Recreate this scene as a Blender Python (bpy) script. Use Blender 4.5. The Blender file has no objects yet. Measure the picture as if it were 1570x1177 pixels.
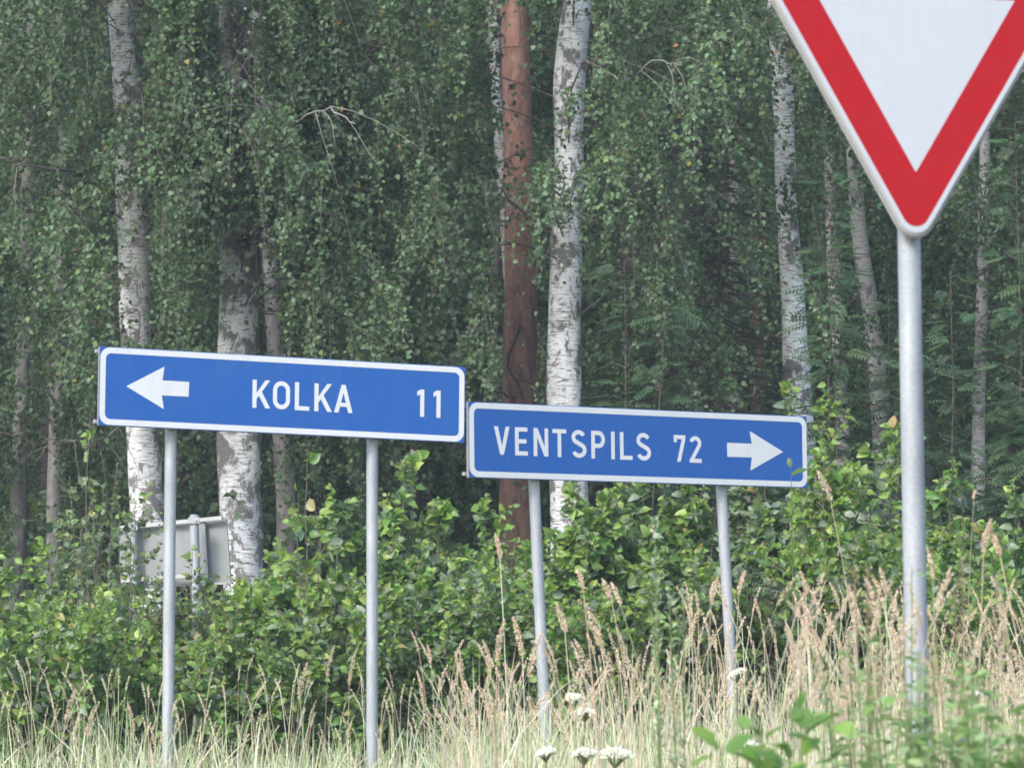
import bpy, math
import numpy as np
from mathutils import Vector, Matrix

rng = np.random.default_rng(7)
sc = bpy.context.scene
COL = sc.collection
R = math.radians

# ------------------------------------------------------------------ camera, sky, sun, exposure
F = 6000.0                      # focal length in photo pixels (1570 x 1177)
PITCH = R(5.82)
CAM = np.array([0.0, 0.0, 1.3])
cam_data = bpy.data.cameras.new('camera')
cam = bpy.data.objects.new('camera', cam_data)
COL.objects.link(cam)
sc.camera = cam
cam.location = CAM
cam.rotation_euler = (math.pi / 2 + PITCH, 0, 0)
cam_data.sensor_width = 36
cam_data.lens = F / 1570 * 36
cam_data.clip_end = 1000
cam_data.dof.use_dof = True
cam_data.dof.focus_distance = 22.5
cam_data.dof.aperture_fstop = 11.0

world = bpy.data.worlds.new('World')
sc.world = world
world.use_nodes = True
wn = world.node_tree
bg = wn.nodes['Background']
sky = wn.nodes.new('ShaderNodeTexSky')
sky.sky_type = 'NISHITA'
sky.sun_disc = False
sky.sun_elevation = R(38)
sky.sun_rotation = R(215)
sky.air_density = 1.0
sky.dust_density = 2.0
sky.ozone_density = 2.1
wn.links.new(sky.outputs[0], bg.inputs[0])
bg.inputs[1].default_value = 0.15

sun_data = bpy.data.lights.new('sun', 'SUN')
sun_data.energy = 1.45
sun_data.angle = R(16)
sun_data.color = (1.0, 0.975, 0.945)
sun = bpy.data.objects.new('sun', sun_data)
COL.objects.link(sun)
_sd = Vector((math.sin(R(215)) * math.cos(R(38)), math.cos(R(215)) * math.cos(R(38)), math.sin(R(38))))
sun.rotation_euler = _sd.to_track_quat('Z', 'Y').to_euler()

sc.view_settings.view_transform = 'Standard'
sc.view_settings.look = 'None'
sc.view_settings.gamma = 1
sc.view_settings.use_curve_mapping = False
sc.view_settings.exposure = 1.56

cy = sc.cycles
cy.use_denoising = True
cy.max_bounces = 6
cy.diffuse_bounces = 3
cy.glossy_bounces = 2
cy.transmission_bounces = 3
cy.transparent_max_bounces = 4
cy.volume_bounces = 0
cy.filter_width = 1.7

# ------------------------------------------------------------------ pixel and terrain helpers
FWD = np.array([0, math.cos(PITCH), math.sin(PITCH)])
UP = np.array([0, -math.sin(PITCH), math.cos(PITCH)])
RIGHT = np.array([1.0, 0, 0])


def P(px, py, Y):
    d = FWD + RIGHT * (px - 785) / F + UP * (588.5 - py) / F
    return CAM + d * (Y / d[1])


def proj(p):
    q = np.atleast_2d(p) - CAM
    z = q @ FWD
    return 785 + F * (q @ RIGHT) / z, 588.5 - F * (q @ UP) / z


def sstep(a, b, x):
    t = np.clip((x - a) / (b - a), 0, 1)
    return t * t * (3 - 2 * t)


def ground(x, y):
    x = np.asarray(x, float); y = np.asarray(y, float)
    return (sstep(1.5, 20, y) * 1.0 + 0.03 * np.sin(x * 1.7 + y * 0.6) + 0.02 * np.sin(y * 1.9 - x)
            + sstep(60, 200, y) * 2.0)


# ------------------------------------------------------------------ mesh helpers
class MB:
    def __init__(s):
        s.v = []; s.l = []; s.c = []; s.col = []; s.uv = []; s.m = []; s.n = 0

    def add(s, V, faces, col=(1, 1, 1), uv=None, mat=0):
        """V (n,3); faces: list of (k,m) int arrays of equal corner count"""
        V = np.asarray(V, float).reshape(-1, 3)
        n = len(V)
        s.v.append(V)
        for f in faces:
            f = np.asarray(f, int)
            if f.size == 0:
                continue
            s.l.append((f + s.n).ravel())
            s.c.append(np.full(len(f), f.shape[1]))
            s.m.append(np.full(len(f), mat))
        c = np.asarray(col, float)
        s.col.append(np.broadcast_to(c, (n, 3)) if c.ndim == 1 else c)
        s.uv.append(np.zeros((n, 2)) if uv is None else uv)
        s.n += n

    def mesh(s, name, origin=(0, 0, 0)):
        V = np.concatenate(s.v) - np.asarray(origin, float)
        L = np.concatenate(s.l); C = np.concatenate(s.c)
        me = bpy.data.meshes.new(name)
        me.vertices.add(len(V)); me.vertices.foreach_set('co', V.astype('f').ravel())
        me.loops.add(len(L)); me.loops.foreach_set('vertex_index', L.astype('i'))
        me.polygons.add(len(C))
        me.polygons.foreach_set('loop_start', (np.cumsum(C) - C).astype('i'))
        me.polygons.foreach_set('loop_total', C.astype('i'))
        me.polygons.foreach_set('material_index', np.concatenate(s.m).astype('i'))
        cc = np.concatenate(s.col)
        a = me.attributes.new('Col', 'FLOAT_COLOR', 'POINT')
        a.data.foreach_set('color', np.hstack([cc, np.ones((len(cc), 1))]).astype('f').ravel())
        u = me.attributes.new('leafuv', 'FLOAT2', 'POINT')
        u.data.foreach_set('vector', np.concatenate(s.uv).astype('f').ravel())
        me.update(calc_edges=True)
        me.validate()
        me.polygons.foreach_set('use_smooth', np.zeros(len(me.polygons), bool))
        return me

    def build(s, name, mat, parent=None, origin=(0, 0, 0), smooth=False, kind=None):
        me = s.mesh(name, origin)
        for m in (mat if isinstance(mat, (list, tuple)) else [mat]):
            me.materials.append(m)
        if smooth:
            me.polygons.foreach_set('use_smooth', np.ones(len(me.polygons), bool))
        return link(name, me, parent, origin, kind)


def link(name, me, parent=None, origin=(0, 0, 0), kind=None):
    o = bpy.data.objects.new(name, me)
    COL.objects.link(o)
    if parent is not None:
        o.parent = parent
    else:
        o.location = origin
    if kind:
        o['kind'] = kind
    return o


def root(name, loc, label, cat, group=None, kind=None):
    o = bpy.data.objects.new(name, None)
    o.empty_display_size = 0.2
    COL.objects.link(o)
    o.location = loc
    o['label'] = label
    o['category'] = cat
    if group: o['group'] = group
    if kind: o['kind'] = kind
    return o


def nz(v):
    return v / np.maximum(np.linalg.norm(v, axis=-1, keepdims=True), 1e-9)


def tubes(mb, Pth, Rad, sides=5, col=(1, 1, 1), mat=0, cap=True):
    """many tubes at once; Pth (M,n,3), Rad (M,n)"""
    Pth = np.asarray(Pth, float); Rad = np.asarray(Rad, float)
    if Pth.ndim == 2:
        Pth = Pth[None]; Rad = Rad[None]
    M, n, _ = Pth.shape
    T = nz(np.gradient(Pth, axis=1))
    ref = np.where(np.abs(T[:, :1, 2:3]) > 0.8, np.array([1.0, 0.02, 0.03]), np.array([0.02, 0.03, 1.0]))
    X = nz(np.cross(T, np.broadcast_to(ref, T.shape)))
    Yv = np.cross(T, X)
    a = np.arange(sides) / sides * 2 * math.pi
    ring = X[:, :, None] * np.cos(a)[None, None, :, None] + Yv[:, :, None] * np.sin(a)[None, None, :, None]
    V = Pth[:, :, None] + ring * Rad[:, :, None, None]
    idx = np.arange(M * n * sides).reshape(M, n, sides)
    nxt = np.roll(idx, -1, axis=2)
    q = np.stack([idx[:, :-1], nxt[:, :-1], nxt[:, 1:], idx[:, 1:]], -1).reshape(-1, 4)
    fs = [q]
    if cap:
        fs.append(idx[:, -1].reshape(-1, sides))
        fs.append(idx[:, 0, ::-1].reshape(-1, sides))
    c = np.asarray(col, float)
    if c.ndim == 2:
        c = np.repeat(c, n * sides, axis=0)
    mb.add(V.reshape(-1, 3), fs, c, mat=mat)


def inst(mb, tpl, pos, axis, nrm, size, col):
    """scatter a leaf template: axis = base to tip, nrm = upper side"""
    tv, tf = tpl
    y = nz(axis); x = nz(np.cross(y, nrm)); z = np.cross(x, y)
    s = np.asarray(size, float)[:, None, None]
    V = pos[:, None] + s * (tv[None, :, 0:1] * x[:, None] + tv[None, :, 1:2] * y[:, None] + tv[None, :, 2:3] * z[:, None])
    N, k = len(pos), len(tv)
    off = (np.arange(N) * k)[:, None, None]
    fs = [(np.asarray(f)[None] + off).reshape(-1, np.asarray(f).shape[1]) for f in tf]
    uv = np.broadcast_to(tv[None, :, :2], (N, k, 2)).reshape(-1, 2)
    mb.add(V.reshape(-1, 3), fs, np.repeat(col, k, axis=0), uv)


# leaf templates, unit length
T_SMALL = (np.array([(0, 0, 0), (.28, .12, .05), (.40, .40, .08), (0, 1, 0), (-.40, .40, .08), (-.28, .12, .05)]),
           [[(0, 1, 2, 3), (0, 3, 4, 5)]])
T_TINY = (np.array([(0, 0, 0), (.40, .42, .08), (0, 1, 0), (-.40, .42, .08)]), [[(0, 1, 2, 3)]])
T_NEEDLE = (np.array([(-.03, 0, 0), (.03, 0, 0), (.02, 1, 0), (-.02, 1, 0)]), [[(0, 1, 2, 3)]])


def leaf_tpl(w, fold=.12, droop=.15, ys=(0, .1, .32, .58, .82, 1), prof=None, wave=0.03):
    ys = np.array(ys); prof = np.array(prof)
    n = len(ys)
    zc = -droop * ys ** 2
    V = [(0, y, z) for y, z in zip(ys, zc)]
    for sgn in (1, -1):
        for i in range(1, n - 1):
            V.append((sgn * w * prof[i], ys[i] + .02 * sgn * (i % 2), zc[i] + fold * prof[i] + wave * (1 if (i + (sgn > 0)) % 2 else -1)))
    q = []; t = []
    R0 = n; L0 = n + n - 2
    t.append((0, R0, 1)); t.append((0, 1, L0))
    for i in range(1, n - 2):
        q.append((i, R0 + i - 1, R0 + i, i + 1)); q.append((i, i + 1, L0 + i, L0 + i - 1))
    t.append((n - 2, R0 + n - 3, n - 1)); t.append((n - 2, n - 1, L0 + n - 3))
    return (np.array(V, float), [t, q])


T_ALDER = leaf_tpl(.37, prof=(0, .55, .95, .92, .50, 0), droop=.35, fold=.20, wave=.045)
T_BIRCHL = leaf_tpl(.40, prof=(0, .75, 1, .72, .30, 0), droop=.12, ys=(0, .12, .3, .55, .8, 1))
T_WILLOW = leaf_tpl(.20, prof=(0, .55, .95, 1, .6, 0), droop=.30, fold=.06, wave=.01)
T_OVAL = leaf_tpl(.30, prof=(0, .5, .95, 1, .65, 0), droop=.25, fold=.08)


def rowan_tpl():
    V = []; q = []
    def leaflet(b, d, L, w):
        d = d / np.linalg.norm(d); s = np.array([d[1], -d[0], 0]); i = len(V)
        for p in (b, b + d * L * .45 + s * w + (0, 0, .01), b + d * L + (0, 0, -.05), b + d * L * .45 - s * w + (0, 0, .01)):
            V.append(tuple(p))
        q.append((i, i + 1, i + 2, i + 3))
    for k in range(6):
        y = .22 + k * .125
        for sgn in (1, -1):
            leaflet(np.array([0, y, -.18 * y * y]), np.array([sgn, .45, 0.]), .33 - .018 * k, .055)
    leaflet(np.array([0, .97, -.18]), np.array([0, 1., 0]), .24, .05)
    i = len(V)
    for y in (0, .35, .7, 1.0):
        V.append((.012, y, -.18 * y * y)); V.append((-.012, y, -.18 * y * y))
    for k in range(3):
        a = i + 2 * k
        q.append((a, a + 1, a + 3, a + 2))
    return (np.array(V, float), [q])


T_ROWAN = rowan_tpl()

# ------------------------------------------------------------------ materials
def newmat(name):
    m = bpy.data.materials.new(name)
    m.use_nodes = True
    nt = m.node_tree
    return m, nt, nt.nodes['Principled BSDF'], nt.nodes['Material Output']


def N(nt, t, **kw):
    n = nt.nodes.new(t)
    for k, v in kw.items():
        setattr(n, k, v)
    return n


def ramp(nt, src, stops):
    r = N(nt, 'ShaderNodeValToRGB')
    els = r.color_ramp.elements
    while len(els) < len(stops):
        els.new(0.5)
    for e, (p, c) in zip(els, stops):
        e.position = p
        e.color = (c, c, c, 1) if isinstance(c, (int, float)) else (*c, 1)
    nt.links.new(src, r.inputs[0])
    return r.outputs[0]


def noise(nt, scale, mapping=(1, 1, 1), detail=4, rough=.55, dist=0.0, coord='Object'):
    tc = N(nt, 'ShaderNodeTexCoord')
    mp = N(nt, 'ShaderNodeMapping')
    mp.inputs['Scale'].default_value = mapping
    nt.links.new(tc.outputs[coord], mp.inputs[0])
    n = N(nt, 'ShaderNodeTexNoise')
    n.inputs['Scale'].default_value = scale
    n.inputs['Detail'].default_value = detail
    n.inputs['Roughness'].default_value = rough
    n.inputs['Distortion'].default_value = dist
    nt.links.new(mp.outputs[0], n.inputs['Vector'])
    return n.outputs[0]


def mix(nt, fac, a, b, mode='MIX'):
    m = N(nt, 'ShaderNodeMix', data_type='RGBA', blend_type=mode)
    for s, v in ((m.inputs[0], fac), (m.inputs[6], a), (m.inputs[7], b)):
        if isinstance(v, (int, float)):
            s.default_value = v
        elif isinstance(v, tuple):
            s.default_value = (*v, 1)
        else:
            nt.links.new(v, s)
    return m.outputs[2]


def bump(nt, bsdf, h, strength=.3, dist=.01):
    b = N(nt, 'ShaderNodeBump')
    b.inputs['Strength'].default_value = strength
    b.inputs['Distance'].default_value = dist
    nt.links.new(h, b.inputs['Height'])
    nt.links.new(b.outputs[0], bsdf.inputs['Normal'])


def leaf_mat(name, under=(.16, .20, .13), under_f=.55, rough=.42, trans=.35, veins=False, spec=.5, mottled=False):
    m, nt, b, out = newmat(name)
    at = N(nt, 'ShaderNodeAttribute', attribute_name='Col')
    c = at.outputs['Color']
    if veins:
        uv = N(nt, 'ShaderNodeAttribute', attribute_name='leafuv')
        sp = N(nt, 'ShaderNodeSeparateXYZ')
        nt.links.new(uv.outputs['Vector'], sp.inputs[0])
        ab = N(nt, 'ShaderNodeMath', operation='ABSOLUTE'); nt.links.new(sp.outputs[0], ab.inputs[0])
        mu = N(nt, 'ShaderNodeMath', operation='MULTIPLY'); nt.links.new(ab.outputs[0], mu.inputs[0]); mu.inputs[1].default_value = -.9
        ad = N(nt, 'ShaderNodeMath', operation='ADD'); nt.links.new(sp.outputs[1], ad.inputs[0]); nt.links.new(mu.outputs[0], ad.inputs[1])
        fr = N(nt, 'ShaderNodeMath', operation='MULTIPLY'); nt.links.new(ad.outputs[0], fr.inputs[0]); fr.inputs[1].default_value = 8
        f2 = N(nt, 'ShaderNodeMath', operation='PINGPONG'); nt.links.new(fr.outputs[0], f2.inputs[0]); f2.inputs[1].default_value = .5
        v1 = ramp(nt, f2.outputs[0], [(0, 1), (.12, 0), (1, 0)])
        v2 = ramp(nt, ab.outputs[0], [(0, 1), (.03, 0), (1, 0)])
        vm = mix(nt, 1.0, v1, v2, 'LIGHTEN')
        vf = N(nt, 'ShaderNodeMath', operation='MULTIPLY'); nt.links.new(vm, vf.inputs[0]); vf.inputs[1].default_value = .3
        c = mix(nt, vf.outputs[0], c, (.22, .27, .12))
        bump(nt, b, vm, .25, .004)
    g = N(nt, 'ShaderNodeNewGeometry')
    uf = N(nt, 'ShaderNodeMath', operation='MULTIPLY'); nt.links.new(g.outputs['Backfacing'], uf.inputs[0]); uf.inputs[1].default_value = under_f
    c2 = mix(nt, uf.outputs[0], c, under)
    nt.links.new(c2, b.inputs['Base Color'])
    b.inputs['Roughness'].default_value = rough
    b.inputs['Specular IOR Level'].default_value = spec
    tr = N(nt, 'ShaderNodeBsdfTranslucent')
    tc = mix(nt, 1.0, c, (1.0, 1.15, .55), 'MULTIPLY')
    nt.links.new(tc, tr.inputs[0])
    ms = N(nt, 'ShaderNodeMixShader'); ms.inputs[0].default_value = trans
    nt.links.new(b.outputs[0], ms.inputs[1]); nt.links.new(tr.outputs[0], ms.inputs[2])
    nt.links.new(ms.outputs[0], out.inputs[0])
    return m


M_BLEAF = leaf_mat('birch_leaf', rough=.55, trans=.42, spec=.4)
M_SLEAF = leaf_mat('shrub_leaf', under=(.30, .34, .27), under_f=.65, rough=.36, trans=.45, veins=True)
M_GRASS = leaf_mat('grass_blade', under_f=0, rough=.6, trans=.42, spec=.3)
M_NEEDLE = leaf_mat('spruce_needle', under_f=0, rough=.5, trans=.05)


def col_mat(name, rough=.8):
    m, nt, b, o = newmat(name)
    at = N(nt, 'ShaderNodeAttribute', attribute_name='Col')
    n = noise(nt, 40, detail=3)
    nt.links.new(mix(nt, 1.0, at.outputs['Color'], ramp(nt, n, [(0.2, .6), (.8, 1.25)]), 'MULTIPLY'), b.inputs['Base Color'])
    b.inputs['Roughness'].default_value = rough
    return m


M_TWIG = col_mat('twig_bark')


def birch_bark(name, seed, dark=.5, tone=(.60, .58, .55)):
    m, nt, b, o = newmat(name)
    # fine horizontal flecks, mottled grey skin and big black fissured patches
    fle = ramp(nt, noise(nt, 9, (1.2, 1.2, 9), 3, .6), [(.55, 0), (.64, 1)])
    fl2 = ramp(nt, noise(nt, 30, (1, 1, 5), 2, .6), [(.56, 0), (.66, .7)])
    grey = ramp(nt, noise(nt, 6, (1, 1, 1.4), 5, .6), [(.48, 0), (.8, 1)])
    tc = N(nt, 'ShaderNodeTexCoord')
    mp = N(nt, 'ShaderNodeMapping')
    mp.inputs['Location'].default_value = (seed * 3.1, seed * 1.7, seed)
    mp.inputs['Scale'].default_value = (1, 1, .8)
    nt.links.new(tc.outputs['Object'], mp.inputs[0])
    n = N(nt, 'ShaderNodeTexNoise'); n.inputs['Scale'].default_value = 5.2; n.inputs['Detail'].default_value = 9
    n.inputs['Roughness'].default_value = .74; n.inputs['Distortion'].default_value = .5
    nt.links.new(mp.outputs[0], n.inputs['Vector'])
    patch = ramp(nt, n.outputs[0], [(.60 - .12 * dark, 0), (.63 - .12 * dark, 1)])
    c = mix(nt, grey, tone, (tone[0] * .62, tone[1] * .62, tone[2] * .60))
    c = mix(nt, fle, c, (.16, .14, .13))
    c = mix(nt, fl2, c, (.30, .27, .25))
    pc = mix(nt, noise(nt, 26, (1, 1, 2), 5, .7), (.05, .047, .044), (.26, .25, .235))
    c = mix(nt, patch, c, pc)
    nt.links.new(c, b.inputs['Base Color'])
    b.inputs['Roughness'].default_value = .75
    h = mix(nt, patch, noise(nt, 14, (1, 1, 5), 4, .6), noise(nt, 22, (1, 1, 1), 6, .8))
    bump(nt, b, h, .7, .02)
    return m


def pine_bark():
    m, nt, b, o = newmat('pine_bark')
    n1 = noise(nt, 10, (1, 1, .35), 6, .65, .6)
    n2 = noise(nt, 30, (1, 1, .45), 4, .6)
    c = ramp(nt, n1, [(.32, (.055, .03, .024)), (.44, (.16, .078, .055)), (.6, (.25, .118, .078)), (.78, (.31, .18, .13))])
    c = mix(nt, ramp(nt, n2, [(.5, 0), (.7, .6)]), c, (.30, .22, .18))
    # grey brown old bark on the lowest three metres of the stem
    tc = N(nt, 'ShaderNodeTexCoord'); sp = N(nt, 'ShaderNodeSeparateXYZ')
    nt.links.new(tc.outputs['Object'], sp.inputs[0])
    mr = N(nt, 'ShaderNodeMapRange'); mr.inputs[1].default_value = 1.6; mr.inputs[2].default_value = 4.2
    mr.inputs[3].default_value = .85; mr.inputs[4].default_value = 0
    nt.links.new(sp.outputs[2], mr.inputs[0])
    c = mix(nt, mr.outputs[0], c, ramp(nt, n1, [(.35, (.10, .062, .048)), (.65, (.32, .19, .14))]))
    nt.links.new(c, b.inputs['Base Color'])
    b.inputs['Roughness'].default_value = .85
    bump(nt, b, n1, .9, .03)
    return m


def grey_bark(name, c0, c1):
    m, nt, b, o = newmat(name)
    n1 = noise(nt, 14, (1, 1, .5), 5, .65)
    nt.links.new(ramp(nt, n1, [(.3, c0), (.7, c1)]), b.inputs['Base Color'])
    b.inputs['Roughness'].default_value = .85
    bump(nt, b, n1, .6, .02)
    return m


M_PINE = pine_bark()
M_GREYB = grey_bark('grey_bark', (.08, .075, .07), (.27, .25, .235))
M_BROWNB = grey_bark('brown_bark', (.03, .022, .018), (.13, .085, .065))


def metal(name, c0, c1, rough=.45, metallic=.7, streak=True):
    m, nt, b, o = newmat(name)
    n1 = noise(nt, 16, (1, 1, .25) if streak else (1, 1, 1), 5, .6)
    n2 = noise(nt, 120, (1, 1, 1), 2, .5)
    c = ramp(nt, n1, [(.3, c0), (.7, c1)])
    c = mix(nt, .35, c, ramp(nt, n2, [(.3, c0), (.7, c1)]))
    nt.links.new(c, b.inputs['Base Color'])
    nt.links.new(ramp(nt, n1, [(.3, rough + .1), (.7, rough - .08)]), b.inputs['Roughness'])
    b.inputs['Metallic'].default_value = metallic
    bump(nt, b, n2, .08, .001)
    return m


M_GALV = metal('galvanised_steel', (.19, .205, .22), (.37, .385, .40), .6, .2)
M_BACK = metal('sign_back_aluminium', (.17, .182, .178), (.22, .232, .225), .65, .1)
M_RAIL = metal('aluminium_rail', (.28, .28, .27), (.36, .36, .35), .55, .3)


def film(name, c, rough=.35, dirt=.12):
    m, nt, b, o = newmat(name)
    n1 = noise(nt, 3.0, (1, 1, 2.5), 6, .65)
    n2 = noise(nt, 260, detail=1)
    k = mix(nt, ramp(nt, n1, [(.45, 0), (.85, dirt)]), c, tuple(x * .55 + .08 for x in c))
    n3 = noise(nt, 9, (3, 3, .35), 5, .7)
    k = mix(nt, ramp(nt, n3, [(.52, 0), (.8, dirt * .9)]), k, (.20, .20, .17))
    k = mix(nt, ramp(nt, n2, [(.3, 0), (.7, .10)]), k, tuple(min(1, x * 1.35 + .02) for x in c))
    nt.links.new(k, b.inputs['Base Color'])
    b.inputs['Roughness'].default_value = rough
    b.inputs['Specular IOR Level'].default_value = .25
    return m


M_BLUE = film('blue_film', (.011, .078, .285), rough=.6)
M_WHITE = film('white_film', (.50, .51, .52), dirt=.2)
M_WHITE2 = film('white_film_dimmed', (.335, .355, .38), dirt=.2)  # same white, dimmer: the yield sign's different facing is put into the colour
M_RED = film('red_film', (.26, .0003, .005), rough=.8, dirt=.02)
M_BOLT = metal('zinc_bolt', (.3, .3, .3), (.5, .5, .5), .35, .9)

m, nt, b, o = newmat('ground_litter')
n1 = noise(nt, 1.3, detail=8, rough=.7)
nt.links.new(ramp(nt, n1, [(.3, (.045, .05, .022)), (.5, (.09, .085, .04)), (.7, (.15, .125, .07))]), b.inputs['Base Color'])
b.inputs['Roughness'].default_value = .95
bump(nt, b, noise(nt, 12, detail=6), .8, .05)
M_GROUND = m

# ------------------------------------------------------------------ ground
xs = np.concatenate([np.linspace(-300, -16, 12), np.linspace(-14, 14, 57), np.linspace(16, 300, 12)])
ys = np.concatenate([np.linspace(-120, -2, 10), np.linspace(-1, 40, 83), np.linspace(43, 420, 20)])
XX, YY = np.meshgrid(xs, ys)
gv = np.stack([XX, YY, ground(XX, YY)], -1).reshape(-1, 3)
ii = np.arange(len(xs) * len(ys)).reshape(len(ys), len(xs))
mb = MB()
mb.add(gv, [np.stack([ii[:-1, :-1], ii[:-1, 1:], ii[1:, 1:], ii[1:, :-1]], -1).reshape(-1, 4)])
mb.build('ground', M_GROUND, smooth=True, kind='structure')

# ------------------------------------------------------------------ air: haze volume added as a veil lifting the darks
m, nt, b, o = newmat('pale_veil')
nt.nodes.remove(b)
pv = N(nt, 'ShaderNodeVolumePrincipled')
pv.inputs['Color'].default_value = (.86, .93, 1.0, 1)
pv.inputs['Density'].default_value = .0013
pv.inputs['Anisotropy'].default_value = .2
nt.links.new(pv.outputs[0], o.inputs['Volume'])
mb = MB()
V = [(x, y, z) for z in (-1.2, 27.5) for x, y in ((-306, -126), (306, -126), (306, 426), (-306, 426))]
mb.add(np.array(V, float), [[(0, 3, 2, 1), (4, 5, 6, 7), (0, 1, 5, 4), (1, 2, 6, 5), (2, 3, 7, 6), (3, 0, 4, 7)]])
hz = mb.build('haze', m, kind='stuff')
hz['label'] = 'faint pale haze added in the air as a veil before the wood'; hz['category'] = 'haze'

# ------------------------------------------------------------------ road signs
def box(mb, o, ex, ey, ez, lo, hi, col=(1, 1, 1), mat=0):
    V = []
    for k in (lo[2], hi[2]):
        for (i, j) in ((lo[0], lo[1]), (hi[0], lo[1]), (hi[0], hi[1]), (lo[0], hi[1])):
            V.append(o + ex * i + ey * j + ez * k)
    mb.add(np.array(V), [[(0, 3, 2, 1), (4, 5, 6, 7), (0, 1, 5, 4), (1, 2, 6, 5), (2, 3, 7, 6), (3, 0, 4, 7)]], col, mat=mat)


def rrect(w, h, r, n=8, x0=0, y0=0):
    pts = []
    for cx, cy_, a0 in ((w - r, r, -90), (w - r, h - r, 0), (r, h - r, 90), (r, r, 180)):
        for k in range(n + 1):
            a = R(a0 + 90 * k / n)
            pts.append((x0 + cx + r * math.cos(a), y0 + cy_ + r * math.sin(a)))
    return np.array(pts)


def ring_mesh(mb, outer, inner, fr, z, thick=.0006):
    """flat ring between two outlines with the same number of points, with a thin edge"""
    o, ex, ey, ez = fr
    n = len(outer)
    A = lambda pts, zz: o + pts[:, :1] * ex + pts[:, 1:] * ey + ez * zz
    V = np.vstack([A(outer, z), A(inner, z), A(outer, z - thick), A(inner, z - thick)])
    i = np.arange(n); j = (i + 1) % n
    mb.add(V, [np.stack([i, j, n + j, n + i], -1), np.stack([2 * n + i, 2 * n + j, j, i], -1),
               np.stack([n + i, n + j, 3 * n + j, 3 * n + i], -1)])


def fill_mesh(mb, pts, fr, z, thick=.0006):
    o, ex, ey, ez = fr
    n = len(pts)
    A = lambda zz: o + pts[:, :1] * ex + pts[:, 1:] * ey + ez * zz
    c = pts.mean(0)
    V = np.vstack([A(z), A(z - thick)])
    i = np.arange(n); j = (i + 1) % n
    mb.add(V, [i[None], np.stack([n + i, n + j, j, i], -1)])


# lettering: every glyph is a set of constant-width strokes (unit cap height)
S = .142; h2 = S / 2 + .008


def arc(cx, cy_, rx, ry, a0, a1, n=14):
    return [(cx + rx * math.cos(R(a0 + (a1 - a0) * k / n)), cy_ + ry * math.sin(R(a0 + (a1 - a0) * k / n))) for k in range(n + 1)]


def quad(*p): return ('poly', list(p))
def stroke(p, closed=False): return ('stroke', p, closed)


_Om = arc(.32, .68, .25, .25, 0, 180) + arc(.32, .32, .25, .25, 180, 360)
_Ss = (arc(.30, .735, .232, .194, 22, 90, 8) + arc(.30, .735, .232, .194, 90, 225, 12)[1:]
       + arc(.32, .275, .25, .204, 62, 0, 8) + arc(.32, .275, .25, .204, 0, -90, 10)[1:] + arc(.32, .275, .25, .204, -90, -160, 8)[1:])
GLYPH = {
    'K': (.66, [quad((0, 0), (S, 0), (S, 1), (0, 1)), quad((S, .315), (S, .51), (.49, 1), (.65, 1)),
                quad((.225, .475), (.33, .60), (.665, 0), (.50, 0))]),
    'O': (.64, [stroke(_Om, True)]),
    'L': (.55, [quad((0, 0), (.55, 0), (.55, S * .95), (S, S * .95), (S, 1), (0, 1))]),
    'A': (.70, [quad((0, 0), (.152, 0), (.415, 1), (.28, 1)), quad((.70, 0), (.548, 0), (.285, 1), (.42, 1)),
                quad((.14, .215), (.56, .215), (.53, .345), (.17, .345))]),
    '1': (.27, [quad((.125, 0), (.27, 0), (.27, 1), (.155, 1), (.125, .97)), quad((0, .775), (0, .925), (.14, .998), (.165, .998), (.165, .85))]),
    'V': (.66, [quad((0, 1), (.155, 1), (.395, 0), (.26, 0)), quad((.66, 1), (.505, 1), (.265, 0), (.40, 0))]),
    'E': (.54, [quad((0, 0), (S, 0), (S, 1), (0, 1)), quad((S, 0), (.54, 0), (.54, .135), (S, .135)),
                quad((S, .865), (.53, .865), (.53, 1), (S, 1)), quad((S, .435), (.48, .435), (.48, .57), (S, .57))]),
    'N': (.63, [quad((0, 0), (S, 0), (S, 1), (0, 1)), quad((.49, 0), (.63, 0), (.63, 1), (.49, 1)),
                quad((.005, 1), (.16, 1), (.625, 0), (.47, 0))]),
    'T': (.60, [quad((.23, 0), (.37, 0), (.37, .87), (.23, .87)), quad((0, .865), (.60, .865), (.60, 1), (0, 1))]),
    'S': (.62, [stroke(_Ss)]),
    'P': (.60, [quad((0, 0), (S, 0), (S, 1), (0, 1)),
                stroke([(S, .93)] + arc(.32, .695, .21, .235, 90, -90, 14) + [(S, .46)])]),
    'I': (S, [quad((0, 0), (S, 0), (S, 1), (0, 1))]),
    '7': (.54, [quad((0, .865), (.54, .865), (.54, 1), (0, 1)), quad((.15, 0), (.30, 0), (.54, .87), (.39, .87)),
                quad((0, .74), (S * .9, .74), (S * .9, .87), (0, .87))]),
    '2': (.56, [stroke(arc(.275, .735, .205, .195, 165, 0, 14) + arc(.275, .735, .205, .195, 0, -38, 5)[1:] + [(.10, .10)]),
                quad((0, 0), (.56, 0), (.56, .135), (.015, .135), (0, .08))]),
}


def grow(p, e):
    n1 = nz(p - np.roll(p, 1, 0)); n2 = nz(np.roll(p, -1, 0) - p)
    a = np.stack([n1[:, 1], -n1[:, 0]], -1); b = np.stack([n2[:, 1], -n2[:, 0]], -1)
    m_ = a + b
    return p + e * m_ / np.maximum(1 + np.sum(a * b, -1, keepdims=True), .35)


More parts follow.
